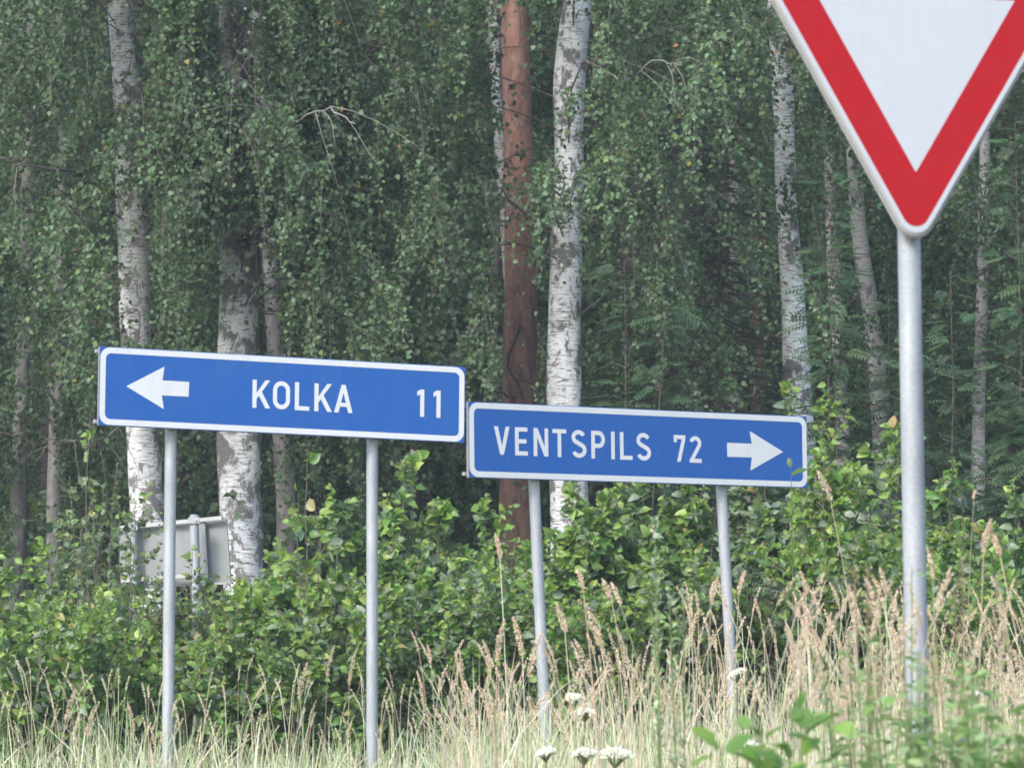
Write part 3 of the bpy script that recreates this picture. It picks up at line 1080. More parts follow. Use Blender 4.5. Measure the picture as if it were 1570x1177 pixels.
tree('birch_tree', 'white birch trunk above the arrow end of the VENTSPILS sign, dark scars on its bark',
     [(1193, 40, 30), (1200, 130, 32), (1204, 240, 33), (1206, 330, 34), (1214, 430, 37), (1220, 540, 39), (1226, 640, 41), (1234, 800, 44)], 30, 15, B4,
     [dict(nb=7, z0=5.0, z1=9.2, L0=1.0, L1=2.0, az_c=front), dict(nb=9, z0=5.2, z1=14, L0=1, L1=2.2)], seed=11, lump=.07,
     dead=[([(1190, 195, -.2), (1140, 150, -.7), (1090, 105, -1.1), (1030, 85, -1.5)], .013, (.16, .14, .12)),
           ([(1188, 310, -.2), (1150, 300, -.5), (1110, 298, -.9), (1080, 305, -1.1)], .013, (.16, .13, .11))])
tree('birch_tree', 'slender grey-white birch between the scarred birch and the yield post',
     [(1270, 180, 15), (1273, 300, 17), (1278, 420, 20), (1288, 560, 20), (1293, 700, 22), (1296, 820, 24)], 34, 13, B5,
     [dict(nb=9, z0=4.5, z1=10, L0=.8, L1=1.8)], seed=13, lump=.05)
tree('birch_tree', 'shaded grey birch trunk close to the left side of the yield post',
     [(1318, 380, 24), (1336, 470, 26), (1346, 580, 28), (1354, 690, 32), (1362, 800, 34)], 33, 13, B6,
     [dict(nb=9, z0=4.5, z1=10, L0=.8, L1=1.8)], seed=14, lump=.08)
tree('birch_tree', 'thin pinkish-white birch right of the yield post with black eye marks',
     [(1511, 180, 16), (1508, 300, 17), (1507, 430, 19), (1502, 560, 19), (1499, 680, 20), (1500, 800, 22)], 31.5, 13, B5,
     [dict(nb=11, z0=4.2, z1=9, L0=1.0, L1=2.0), dict(nb=5, z0=4, z1=9, L0=1, L1=2, az_c=front)], seed=17, lump=.05,
     dead=[([(1515, 410, -.1), (1545, 400, -.4), (1580, 385, -.7)], .01, PALE)])
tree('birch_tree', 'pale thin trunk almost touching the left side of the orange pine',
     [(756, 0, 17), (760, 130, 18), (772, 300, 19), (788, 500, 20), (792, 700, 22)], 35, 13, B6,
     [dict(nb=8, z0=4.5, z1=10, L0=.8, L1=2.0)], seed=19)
tree('birch_tree', 'dull grey trunk below the middle of the KOLKA sign',
     [(420, 500, 26), (428, 620, 28), (437, 700, 30), (440, 820, 32)], 34.5, 13, M_GREYB, [dict(nb=12, z0=3.6, z1=10, L0=1, L1=2.2)], seed=23)
tree('alder_tree', 'grey trunk near the left edge, its foot behind the bushes',
     [(45, 200, 18), (42, 330, 20), (38, 500, 22), (30, 700, 24)], 34, 13, M_GREYB, [dict(nb=11, z0=3.2, z1=10, L0=1, L1=2.2)], seed=24)
tree('alder_tree', 'brownish trunk left of the KOLKA sign, half lost in the leaves',
     [(95, 250, 14), (93, 380, 16), (88, 560, 20), (84, 700, 22), (82, 860, 25)], 33, 13, M_GREYB, [dict(nb=12, z0=3.2, z1=10, L0=1, L1=2.2)], seed=25)
tree('pine_tree', 'dark reddish-brown trunk in shade right of the bright birch',
     [(968, 200, 17), (966, 380, 19), (964, 600, 21), (962, 760, 24)], 38, 15, M_BROWNB, [dict(nb=8, z0=4.5, z1=12, L0=1, L1=2.2)], seed=26)
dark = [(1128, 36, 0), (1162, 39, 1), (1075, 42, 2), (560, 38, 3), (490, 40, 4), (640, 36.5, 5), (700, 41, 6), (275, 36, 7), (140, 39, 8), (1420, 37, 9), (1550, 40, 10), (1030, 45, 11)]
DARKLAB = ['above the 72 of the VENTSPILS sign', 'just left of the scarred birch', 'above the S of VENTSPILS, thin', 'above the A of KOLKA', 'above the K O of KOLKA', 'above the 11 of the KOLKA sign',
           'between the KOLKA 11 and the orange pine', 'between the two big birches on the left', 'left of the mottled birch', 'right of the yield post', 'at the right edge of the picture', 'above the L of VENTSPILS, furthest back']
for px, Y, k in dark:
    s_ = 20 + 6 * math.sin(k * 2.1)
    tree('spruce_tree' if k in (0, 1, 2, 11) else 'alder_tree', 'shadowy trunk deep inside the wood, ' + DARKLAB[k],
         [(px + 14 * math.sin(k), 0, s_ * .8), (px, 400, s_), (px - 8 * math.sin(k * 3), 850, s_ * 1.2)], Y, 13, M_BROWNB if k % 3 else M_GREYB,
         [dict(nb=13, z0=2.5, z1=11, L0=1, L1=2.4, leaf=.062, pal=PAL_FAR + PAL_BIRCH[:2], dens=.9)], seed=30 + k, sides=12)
# trees standing just outside the picture on both sides, whose boughs reach in
for k, (x, Y) in enumerate([(-5.3, 29.5), (5.4, 30.5), (-6.8, 33), (7.0, 33.5)]):
    px = 785 + x / Y * F
    tree('birch_tree', 'birch standing at the %s edge of the wood, %s row' % (('left', 'right')[k % 2], ('front', 'second')[k // 2]),
         [(px, 0, 40), (px + 6, 500, 46), (px, 900, 52)], Y, 15, (B1, B4)[k % 2],
         [dict(nb=22, z0=2.6, z1=8.5, L0=1.3, L1=3.0), dict(nb=10, z0=5, z1=14, L0=1, L1=2.6)], seed=50 + k)

# far leafy wood closing the view
mb = MB()
nF = 150000
fx = rng.uniform(-13, 13, nF); fy = 47 + 9 * rng.random(nF) ** 1.0; fz = 1 + rng.random(nF) ** .95 * 13.5
lump_ = np.sin(fx * 1.3 + np.sin(fz * .9) * 2) + np.sin(fz * 1.9 + fx * .7) + np.sin(fy * 1.7 + fz)
kp = (lump_ + rng.normal(size=nF) * .8 > -1.6) & inview(np.stack([fx, fy, fz], -1), 420, 260)
pos = np.stack([fx, fy, fz], -1)[kp]
n = len(pos)
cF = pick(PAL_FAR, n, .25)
sunlit_tint = (np.sin(pos[:, 0] * 1.9 + 1) + np.sin(pos[:, 2] * 1.6 + pos[:, 0]) > 1.0) & (pos[:, 2] > 5)
cF[sunlit_tint] = pick([(.16, .26, .04, 3), (.11, .20, .04, 3)], sunlit_tint.sum())  # sunlit spots deep in the wood, painted as brighter yellow-green leaves
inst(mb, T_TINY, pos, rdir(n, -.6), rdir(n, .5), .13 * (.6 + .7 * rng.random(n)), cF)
# solid stems and twigs among the mass
for k in range(26):
    x = rng.uniform(-9, 9); y = rng.uniform(46, 55)
    tubes(mb, np.array([[x, y, .8], [x + rng.normal() * .2, y, 7], [x + rng.normal() * .4, y, 15]]), np.array([.12, .1, .05]), 8, (.06, .05, .04))
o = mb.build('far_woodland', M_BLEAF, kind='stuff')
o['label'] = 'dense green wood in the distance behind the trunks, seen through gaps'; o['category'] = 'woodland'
# coarse wood further back so that no sky shows between
mb = MB()
nF = 80000
fx = rng.normal(0, 13, nF); fy = rng.uniform(58, 75, nF); fz = 1 + rng.random(nF) * 22
pos = np.stack([fx, fy, fz], -1)
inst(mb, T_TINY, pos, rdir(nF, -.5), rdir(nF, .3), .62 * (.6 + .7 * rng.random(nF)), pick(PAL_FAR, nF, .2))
# unseen canopy roof added above the view to darken the wood; gap admits light
nF = 15000
pos = np.stack([rng.uniform(-16, 16, nF), rng.uniform(30.5, 58, nF), rng.uniform(11.5, 17, nF)], -1)
pos = pos[(pos[:, 2] > 1.3 + pos[:, 1] * .21) & ~((pos[:, 1] > 43) & (np.abs(pos[:, 0] - 2.0) < 2.4))]
nF = len(pos)
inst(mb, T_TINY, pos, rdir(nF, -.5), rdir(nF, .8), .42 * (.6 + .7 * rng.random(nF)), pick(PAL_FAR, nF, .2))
# undergrowth on the forest floor
nF = 26000
pos = np.stack([rng.uniform(-9, 9, nF), rng.uniform(28, 47, nF), 1 + rng.random(nF) ** 1.6 * 2.6], -1)
inst(mb, T_TINY, pos, rdir(nF, -.3), rdir(nF, .8), .10 * (.6 + .7 * rng.random(nF)), pick(PAL_FAR + PAL_BIRCH[:3], nF, .2))
o = mb.build('forest_undergrowth_and_canopy', M_BLEAF, kind='stuff')
o['label'] = 'green undergrowth and unseen roof of leaves inside the wood behind the trunks'; o['category'] = 'woodland'

# ------------------------------------------------------------------ young spruce and rowans
def spruce(label, px, Y, top, nb, wid):
    x = P(px, 700, Y)[0]; zb = float(ground(x, Y)); org = np.array([x, Y, zb]); zt = P(px, top, Y)[2]
    rt = root('young_spruce', org, label, 'spruce')
    mb = MB(); tubes(mb, np.array([[x, Y, zb - .1], [x, Y, (zb + zt) / 2], [x, Y, zt]]), np.array([.05, .035, .006]), 9, (.08, .055, .045))
    mb.build('trunk', M_TWIG, rt, org)
    z = zb + .3 + (zt - zb - .4) * rng.random(nb)
    az = rng.random(nb) * 6.283
    L = wid * (1 - (z - zb) / (zt - zb)) ** .8 + .15
    q = np.linspace(0, 1, 9)[None, :, None]
    o3 = np.stack([np.cos(az), np.sin(az), np.zeros(nb)], -1)
    bp = np.stack([np.full(nb, x), np.full(nb, Y), z], -1)[:, None] + o3[:, None] * L[:, None, None] * q + np.array([0, 0, 1.]) * L[:, None, None] * (-.35 * q + .2 * q ** 2)
    tw, cr = MB(), MB()
    tubes(tw, bp, np.broadcast_to(np.linspace(.007, .002, 9), (nb, 9)), 4, (.07, .05, .04), cap=False)
    nd = 9
    s = rng.random((nb, nd)); f = s * 8; i0 = np.minimum(f.astype(int), 7); fr_ = (f - i0)[..., None]; ib = np.arange(nb)[:, None]
    tp = (bp[ib, i0] * (1 - fr_) + bp[ib, i0 + 1] * fr_).reshape(-1, 3); M = len(tp)
    td = nz(np.repeat(o3, nd, 0) * .5 + np.cross(np.repeat(o3, nd, 0), [0, 0, 1.]) * rng.choice([-1, 1], M)[:, None] * .8 + rng.normal(size=(M, 3)) * .15 + [0, 0, -.35])
    tl = .10 + .2 * rng.random(M)
    tubes(tw, np.stack([tp, tp + td * tl[:, None]], 1), np.full((M, 2), .002), 3, (.07, .05, .04), cap=False)
    nn_ = 34
    s = rng.random((M, nn_, 1)); npos = (tp[:, None] + td[:, None] * tl[:, None, None] * s).reshape(-1, 3)
    na = nz(np.repeat(td, nn_, 0) * .5 + rdir(M * nn_) * .9)
    inst(cr, T_NEEDLE, npos, na, rdir(M * nn_), .022 * (.8 + .4 * rng.random(M * nn_)), pick(PAL_SPRUCE, M * nn_))
    cr.build('needles', M_NEEDLE, rt, org, kind='stuff'); tw.build('twigs', M_TWIG, rt, org, kind='stuff')


spruce('dark young spruce in shade left of the scarred birch, above the VENTSPILS sign', 1105, 30.3, 40, 420, 1.0)
spruce('low dark spruce in the gap between the bright birch and the taller young spruce', 1010, 31.5, 230, 240, .8)


def rowan(label, px, Y, top, n, wid, seed=0):
    x = P(px, 700, Y)[0]; zb = float(ground(x, Y)); org = np.array([x, Y, zb]); zt = P(px, top, Y)[2]
    rt = root('rowan_sapling', org, label, 'rowan')
    st, lv = MB(), MB()
    for k in range(5):
        az = rng.random() * 6.283; h = (zt - zb) * (1 if k == 0 else .55 + .4 * rng.random()); w = wid * (.15 if k == 0 else 1) * rng.random()
        q = np.linspace(0, 1, 10)[:, None]
        pth = org + np.array([math.cos(az), math.sin(az), 0]) * w * q ** 1.2 + np.array([0, 0, 1.]) * h * q + np.cumsum(rng.normal(size=(10, 3)) * .008, 0)
        tubes(st, pth, np.linspace(.009, .002, 10), 6, (.11, .09, .075))
        m_ = n // 3
        s = .15 + .85 * rng.random(m_) ** .8; f = s * 9; i0 = np.minimum(f.astype(int), 8); fr_ = (f - i0)[:, None]
        p0 = pth[i0] * (1 - fr_) + pth[i0 + 1] * fr_
        a2 = rng.random(m_) * 6.283
        o3 = np.stack([np.cos(a2), np.sin(a2), .35 + 0 * a2], -1)
        off = o3 * (.32 * (1 - s * .75) * rng.random(m_))[:, None]
        tubes(st, np.stack([p0, p0 + off], 1), np.full((m_, 2), .0025), 3, (.13, .1, .08), cap=False)
        inst(lv, T_ROWAN, p0 + off, nz(o3 * [1, 1, .3] + rng.normal(size=(m_, 3)) * .25 + [0, 0, -.12]), nz(rng.normal(size=(m_, 3)) * .3 + [0, -.45, 1]), (.20 * (.7 + .45 * rng.random(m_))), pick(PAL_ROWAN, m_))
    st.build('stems', M_TWIG, rt, org); lv.build('crown', M_BLEAF, rt, org, kind='stuff')


rowan('feathery-leaved rowan sapling above the letters of the VENTSPILS sign', 965, 27.6, 395, 260, .42)
rowan('low spreading rowan just above the right half of the VENTSPILS sign', 1060, 27.8, 565, 200, .6)
rowan('rowan sapling with drooping feathery leaves left of the yield post', 1285, 28.0, 270, 300, .55)
rowan('rowan sapling directly behind the yield post', 1370, 28.2, 450, 240, .5)
rowan('tall rowan right of the yield post beside the thin birch', 1455, 28.0, 400, 330, .55)
rowan('rowan at the right edge of the picture behind the thin birch', 1565, 28.4, 180, 380, .55)

# ------------------------------------------------------------------ shrubs along the edge of the wood
LEAFDATA = {}


def leaf_variants(key, tpl, pal):
    """twelve single-leaf meshes that the picked-out leaves share"""
    if key not in LEAFDATA:
        L = []
        for k in range(12):
            mb = MB(); inst(mb, tpl, np.zeros((1, 3)), np.array([[0, 1., 0]]), np.array([[0, 0, 1.]]), [1.0], pick(pal, 1))
            me = mb.mesh('leaf'); me.materials.append(M_SLEAF)
            me.polygons.foreach_set('use_smooth', np.ones(len(me.polygons), bool))
            L.append(me)
        LEAFDATA[key] = L
    return LEAFDATA[key]


def single_leaves(rt, org, key, tpl, pal, pos, axis, nrm, size):
    L = leaf_variants(key, tpl, pal)
    y = nz(axis); x = nz(np.cross(y, nrm)); z = np.cross(x, y)
    for i in range(len(pos)):
        o = bpy.data.objects.new('leaf', L[rng.integers(12)])
        COL.objects.link(o)
        s = float(size[i]); p = pos[i] - org
        o.parent = rt
        o.matrix_basis = Matrix(((x[i][0] * s, y[i][0] * s, z[i][0] * s, p[0]), (x[i][1] * s, y[i][1] * s, z[i][1] * s, p[1]),
                                 (x[i][2] * s, y[i][2] * s, z[i][2] * s, p[2]), (0, 0, 0, 1)))


def shrub(name, label, cat, px, Y, top, wid, n_stem=16, leaf=.07, tpl=T_ALDER, key='alder', pal=PAL_ALDER, tip=PAL_TIP, singles=70, spread=.5, per=34, tw=14, low=.12, bark=(.12, .10, .08), peak=1.0):
    """many stems from one stool, each with short side twigs of alternate leaves; a few single leaves stay separate objects"""
    x = P(px, 900, Y)[0]; zb = float(ground(x, Y)); org = np.array([x, Y, zb]); H = P(px, top, Y)[2] - zb
    rt = root(name, org, label, cat)
    n = n_stem
    az = rng.random(n) * 6.283; rad = wid * np.sqrt(rng.random(n))
    tipx = np.stack([np.cos(az) * rad, np.sin(az) * rad * .8, np.zeros(n)], -1)
    h = H * (1 - .30 * peak * (rad / wid) ** 1.5) * (.80 + .20 * rng.random(n)); h[0] = H
    tipx[0] *= .2
    q = np.linspace(0, 1, 12)[None, :, None]
    base = org + np.stack([np.cos(az), np.sin(az), np.zeros(n)], -1) * .22 * rng.random((n, 1)) * wid
    sp = base[:, None] + tipx[:, None] * (q ** .8) + np.array([0, 0, 1.]) * h[:, None, None] * q - np.array([0, 0, .05]) * (1 - q)
    sp += np.cumsum(rng.normal(size=sp.shape) * .010, axis=1)
    st = MB()
    tubes(st, sp, np.broadcast_to(np.linspace(.011, .0022, 12), (n, 12)), 5, bark, cap=False)
    # side twigs
    s = low + (1 - low) * rng.random((n, tw)); s[:, 0] = .97
    f = s * 11; i0 = np.minimum(f.astype(int), 10); fr_ = (f - i0)[..., None]; ib = np.arange(n)[:, None]
    tp = (sp[ib, i0] * (1 - fr_) + sp[ib, i0 + 1] * fr_).reshape(-1, 3); M = len(tp); sf = s.reshape(-1)
    td = nz(rng.normal(size=(M, 3)) * [1, 1, .35] + [0, 0, .35]); tl = (.16 + .26 * rng.random(M)) * (1.15 - .55 * sf)
    td[np.arange(M) % tw == 0] = nz(np.array([0, 0, 1.]) + rng.normal(size=(n, 3)) * .15)
    qq = np.linspace(0, 1, 4)[None, :, None]
    tpp = tp[:, None] + td[:, None] * tl[:, None, None] * qq + np.array([0, 0, .06]) * qq ** 2
    tubes(st, tpp, np.broadcast_to(np.linspace(.003, .0014, 4), (M, 4)), 3, bark, cap=False)
    # leaves
    s2 = .1 + .95 * rng.random((M, per)); s2 = np.clip(s2, 0, 1)
    f = s2 * 3; i0 = np.minimum(f.astype(int), 2); fr_ = (f - i0)[..., None]; im = np.arange(M)[:, None]
    lp = (tpp[im, i0] * (1 - fr_) + tpp[im, i0 + 1] * fr_).reshape(-1, 3)
    NL = len(lp)
    tdr = np.repeat(td, per, 0)
    ax = nz(tdr * .45 + rng.normal(size=(NL, 3)) * [.8, .8, .45] + [0, 0, -.08])
    nr = nz(rng.normal(size=(NL, 3)) * .72 + [-.1, -.65, .6])
    hh = (lp[:, 2] - zb) / H
    size = leaf * (.32 + .85 * rng.random(NL) ** 1.1) * np.where((s2.reshape(-1) > .9) & (hh > .75), .55, 1)
    ax_off = ax * size[:, None] * .25
    istip = (rng.random(NL) < np.clip((hh - .55) * 1.5, 0.02, .75)) & (s2.reshape(-1) > .6)
    col = pick(pal, NL)
    col[istip] = pick(tip, istip.sum())
    lp = lp + ax_off
    keep = lp[:, 2] > zb + .05
    # the picked-out leaves: nearest to the road side and inside the picture
    pxx, pyy = proj(lp)
    score = np.where((pxx > 0) & (pxx < 1570) & (pyy > 0) & (pyy < 1130), lp[:, 1] - 6 * size + .2 * rng.random(NL), 1e9)
    order = np.argsort(score)[:singles]
    order = order[score[order] < 1e8]
    keep[order] = False
    lv = MB()
    inst(lv, tpl, lp[keep], ax[keep], nr[keep], size[keep], col[keep])
    lv.build('foliage', M_SLEAF, rt, org, kind='stuff', smooth=True)
    st.build('stems', M_TWIG, rt, org)
    single_leaves(rt, org, key, tpl, list(pal), lp[order], ax[order], nr[order], size[order])
    return rt


shrub('alder_bush', 'low bright green alder bush at the left edge of the picture', 'bush', 15, 23.6, 872, .55, 22, spread=.5)
shrub('alder_bush', 'alder bush at the far left, behind the lower bright one', 'bush', 70, 25.0, 880, .5, 18)
shrub('birch_sapling', 'young birch with airy round leaves just below the left end of the KOLKA sign', 'sapling', 158, 23.8, 695, .33, 15, leaf=.05, tpl=T_BIRCHL, key='birchsap', pal=PAL_BSAP, per=15, tw=11, peak=.9)
shrub('birch_sapling', 'young birch growing in front of the grey backward sign', 'sapling', 215, 24.7, 780, .33, 12, leaf=.05, tpl=T_BIRCHL, key='birchsap', pal=PAL_BSAP, per=13, tw=11)
shrub('birch_sapling', 'small birch sapling between the backward sign and the second KOLKA post', 'sapling', 388, 24.4, 905, .42, 18, leaf=.052, tpl=T_BIRCHL, key='birchsap', pal=PAL_BSAP, per=18, tw=12, peak=.6)
shrub('birch_sapling', 'leafy birch sapling low behind the first KOLKA post', 'sapling', 290, 24.0, 900, .45, 20, leaf=.055, tpl=T_BIRCHL, key='birchsap', pal=PAL_BSAP, per=18, tw=12, peak=.4)
shrub('alder_bush', 'green bush in front of the birch saplings, left of the first KOLKA post', 'bush', 150, 23.2, 960, .55, 24, leaf=.06, peak=.4)
shrub('alder_bush', 'leafy alder bush left of the second KOLKA post with a tall shoot', 'bush', 490, 24.3, 775, .40, 16, leaf=.072)
shrub('alder_bush', 'tallest alder bush between the second KOLKA post and the first VENTSPILS post', 'bush', 640, 24.6, 742, .50, 22, leaf=.078)
shrub('alder_bush', 'alder bush behind the first VENTSPILS post', 'bush', 770, 24.8, 800, .48, 22, leaf=.075)
shrub('alder_bush', 'low dark-leaved bush between the second KOLKA post and the first VENTSPILS post', 'bush', 690, 23.3, 905, .62, 30, leaf=.062, peak=.3, pal=PAL_ALDER[:1] + PAL_ALDER[3:4])
shrub('alder_bush', 'low bush at the foot of the second KOLKA post', 'bush', 480, 23.1, 930, .60, 28, leaf=.062, peak=.3)
shrub('alder_bush', 'alder bush whose crown meets the lower edge of the VENTSPILS sign', 'bush', 950, 24.2, 742, .50, 24, leaf=.076)
shrub('alder_bush', 'alder bush left of the second VENTSPILS post', 'bush', 1055, 24.6, 752, .46, 22, leaf=.074)
shrub('aspen_bush', 'tall grey-green bush reaching above the right end of the VENTSPILS sign', 'bush', 1235, 24.4, 640, .55, 30, leaf=.076, pal=[(.16, .21, .14, 5), (.12, .20, .07, 3), (.20, .25, .18, 3), (.14, .22, .05, 1)], peak=1.3)
shrub('alder_bush', 'bush with light shoots just left of the yield post', 'bush', 1345, 24.8, 705, .46, 22, leaf=.075)
shrub('alder_bush', 'low wide bush in the middle behind the grass, under the VENTSPILS sign', 'bush', 900, 23.0, 925, .62, 28, leaf=.062, peak=.3)
shrub('aspen_bush', 'low grey-green bush at the foot of the second VENTSPILS post', 'bush', 1130, 23.0, 880, .6, 30, leaf=.068, peak=.4, pal=[(.16, .21, .14, 5), (.12, .20, .07, 3), (.20, .25, .18, 3)])
shrub('alder_bush', 'bush right behind the yield post with bright green shoots', 'bush', 1450, 24.0, 748, .50, 24, leaf=.072)
shrub('alder_bush', 'bush in the lower right corner, last one before the picture ends', 'bush', 1555, 23.8, 790, .5, 24, leaf=.07)
shrub('alder_bush', 'low bush behind the tan grass left of the yield post', 'bush', 1310, 23.0, 850, .6, 28, leaf=.068, peak=.4)
shrub('alder_bush', 'bush hiding the foot of the brightest birch, just right of the first VENTSPILS post', 'bush', 878, 24.0, 785, .36, 18, leaf=.07)
shrub('alder_bush', 'slim upright shrub of light green shoots touching the right end of the VENTSPILS sign', 'bush', 1262, 23.2, 636, .16, 9, leaf=.062, pal=PAL_TIP, tip=PAL_TIP, per=13, tw=14, low=.5, peak=.5)
shrub('alder_bush', 'thin upright shoot with light leaves left of the second KOLKA post', 'bush', 481, 23.6, 738, .07, 3, leaf=.085, pal=PAL_TIP, tip=PAL_TIP, per=5, tw=8, low=.6, peak=.5, singles=20)
shrub('alder_bush', 'low leafy bush in the bottom left corner, in front of the taller ones', 'bush', 50, 21.8, 985, .5, 26, leaf=.055, peak=.3)
shrub('alder_bush', 'low leafy bush beside the foot of the first KOLKA post', 'bush', 185, 22.2, 1010, .45, 22, leaf=.055, peak=.3)
shrub('alder_bush', 'low bush behind the tan grass right of the yield post', 'bush', 1480, 22.8, 880, .6, 28, leaf=.066, peak=.4)

# ------------------------------------------------------------------ grass
def blades(mb, n, xr, yr, h0, h1, pal, w=.004, bend=.35):
    x = rng.uniform(*xr, n); y = rng.uniform(*yr, n)
    pos = np.stack([x, y, ground(x, y) - .02], -1)
    clump = (np.sin(x * 7 + 3 * np.sin(y * 3)) * .12 + np.sin(x * 2.3 + y) * .12)
    h = (h0 + (h1 - h0) * rng.random(n) ** 1.3) * (1 + clump)
    az = rng.random(n) * 6.283
    o3 = np.stack([np.cos(az), np.sin(az), np.zeros(n)], -1)
    b = np.abs(rng.normal(size=n)) * bend
    q = np.array([0, .35, .65, .86, 1.0])[None, :, None]
    pth = pos[:, None] + o3[:, None] * (h * b)[:, None, None] * q ** 2 + np.array([0, 0, 1.]) * h[:, None, None] * (q - .25 * (b[:, None, None]) * q ** 3)
    fa = rng.random(n) * 3.14
    s = np.stack([np.cos(fa), np.sin(fa), np.zeros(n)], -1)[:, None] * (w * (.6 + .8 * rng.random(n)))[:, None, None] * np.array([.8, 1, .8, .45, .05])[None, :, None]
    V = np.stack([pth - s, pth + s], 2).reshape(-1, 3)
    idx = np.arange(n * 10).reshape(n, 5, 2)
    fq = np.stack([idx[:, :-1, 0], idx[:, :-1, 1], idx[:, 1:, 1], idx[:, 1:, 0]], -1).reshape(-1, 4)
    mb.add(V, [fq], np.repeat(pick(pal, n, .14), 10, axis=0))


def head_pts(n_sp, L, w, style):
    """spikelets of one flowering head along a unit rachis: offsets, axes"""
    n_sp = int(n_sp)
    t = rng.random(n_sp)
    az = rng.random(n_sp) * 6.283
    if style == 'plume':
        r = w * np.sin(np.clip(t * .85 + .15, 0, 1) * math.pi) ** .7 * rng.random(n_sp) ** .6
    else:
        r = w * (.4 + .6 * np.sin(t * math.pi) ** .4) * rng.random(n_sp) ** .4
    off = np.stack([np.cos(az) * r, np.sin(az) * r, t * L], -1)
    ax = nz(np.stack([np.cos(az) * .28, np.sin(az) * .28, np.ones(n_sp)], -1))
    return off, ax


def stalk(mb, hb, base, height, lean, az, L, w, style, c_stem, pal, n_sp=70, sp=.012):
    n_sp = int(n_sp * 2); sp *= .60; w *= .68
    q = np.linspace(0, 1, 7)[:, None]
    o3 = np.array([math.cos(az), math.sin(az), 0])
    pth = base + o3 * height * lean * q ** 2 + np.array([0, 0, 1.]) * height * q
    tubes(mb, pth, np.linspace(.0022, .0012, 7), 4, c_stem)
    d = nz(pth[-1] - pth[-2])
    nod = d + o3 * .12 * rng.random()
    off, ax = head_pts(n_sp, 1, w, style)
    t = off[:, 2:3]
    c = pth[-1] - d * L * .35 + nz(nod) * t * L + o3 * L * .15 * t ** 2
    xx = nz(np.cross(d, [0, 1., 0.1])); yy = np.cross(d, xx)
    pos = c + off[:, :1] * xx + off[:, 1:2] * yy
    axw = ax[:, :1] * xx + ax[:, 1:2] * yy + ax[:, 2:3] * d
    inst(hb, T_TINY, pos, axw, rdir(n_sp), sp * (.7 + .6 * rng.random(n_sp)), pick(pal, n_sp, .12))


# uncountable grass
mb = MB()
blades(mb, 11000, (-2.2, 4.2), (19.4, 22.2), .22, .66, PAL_GGREEN, bend=.5)
blades(mb, 2600, (-4.4, -2.2), (19.4, 22.2), .22, .62, PAL_GGREEN, bend=.5)
blades(mb, 7000, (-1.9, 4.2), (14.5, 19.2), .18, .60, PAL_GGREEN + PAL_STRAW, bend=.5)
blades(mb, 1500, (-4.2, -1.9), (14.5, 19.2), .18, .5, PAL_GGREEN, bend=.5)
blades(mb, 6500, (-.2, 4.0), (13.5, 21.5), .30, .95, PAL_STRAW + PAL_GGREEN[:2], w=.0032, bend=.3)
blades(mb, 5000, (-4, 4), (5, 14.5), .2, .6, PAL_GGREEN + PAL_STRAW)
blades(mb, 3200, (1.0, 3.4), (10.5, 16), .5, 1.12, PAL_STRAW + PAL_GGREEN, w=.0026, bend=.35)
o = mb.build('grass', M_GRASS, kind='stuff')
o['label'] = 'dry straw-coloured grass along the whole verge below the signs'; o['category'] = 'grass'

# uncountable flowering stalks
mb, hb = MB(), MB()


def stalk_at(px, py, Y, L, w, style, pal=PAL_HEAD, mbx=None, hbx=None, n_sp=70, lean=None, sp=.012):
    """a stalk whose head tip stands at picture height py"""
    tip_ = P(px, py, Y)
    ln = .12 * rng.normal() if lean is None else lean
    az = 0.0 if ln > 0 else math.pi
    az += rng.normal() * .5
    g = float(ground(tip_[0], Y))
    hgt = tip_[2] - g - L * .6
    base = np.array([tip_[0] - math.cos(az) * hgt * abs(ln), Y - math.sin(az) * hgt * abs(ln), g - .02])
    stalk(mbx, hbx, base, hgt, abs(ln), az, L, w, style, pick(PAL_STRAW, 1)[0] * .9, pal, n_sp, sp)
    return base


for k in range(285):
    px = 640 + 960 * rng.random() ** .8
    Y = rng.uniform(13.5, 21.5)
    lo_, hi_ = (880, 1060) if px > 1050 else (960, 1090)
    stalk_at(px, rng.uniform(lo_, hi_), Y, .07 + .10 * rng.random(), .006 + .007 * rng.random(), 'plume', mbx=mb, hbx=hb, n_sp=60)
for k in range(150):
    stalk_at(rng.uniform(-20, 760), 990 + 130 * rng.random() ** .6, rng.uniform(18.5, 22), .07 + .06 * rng.random(), .006, 'spike', pal=PAL_STRAW, mbx=mb, hbx=hb, n_sp=45, sp=.010)
for k in range(75):
    stalk_at(rng.uniform(1180, 1600), rng.uniform(860, 1060), rng.uniform(8.5, 13), .08 + .05 * rng.random(), .010, 'plume', mbx=mb, hbx=hb, n_sp=60, sp=.010)
MB_all = MB()
MB_all = mb; MB_all.v += [];
rt = root('flowering_grass', (0, 18, 1), 'countless tan flowering grass stalks mixed into the dry verge grass', 'grass', kind='stuff')
o1_ = mb.build('stems', M_GRASS, None, (0, 0, 0), kind='stuff'); o2_ = hb.build('seed_heads', M_GRASS, None, (0, 0, 0), kind='stuff')
for q in (o1_, o2_):
    q.parent = rt; q.location = (0, -18, -1)

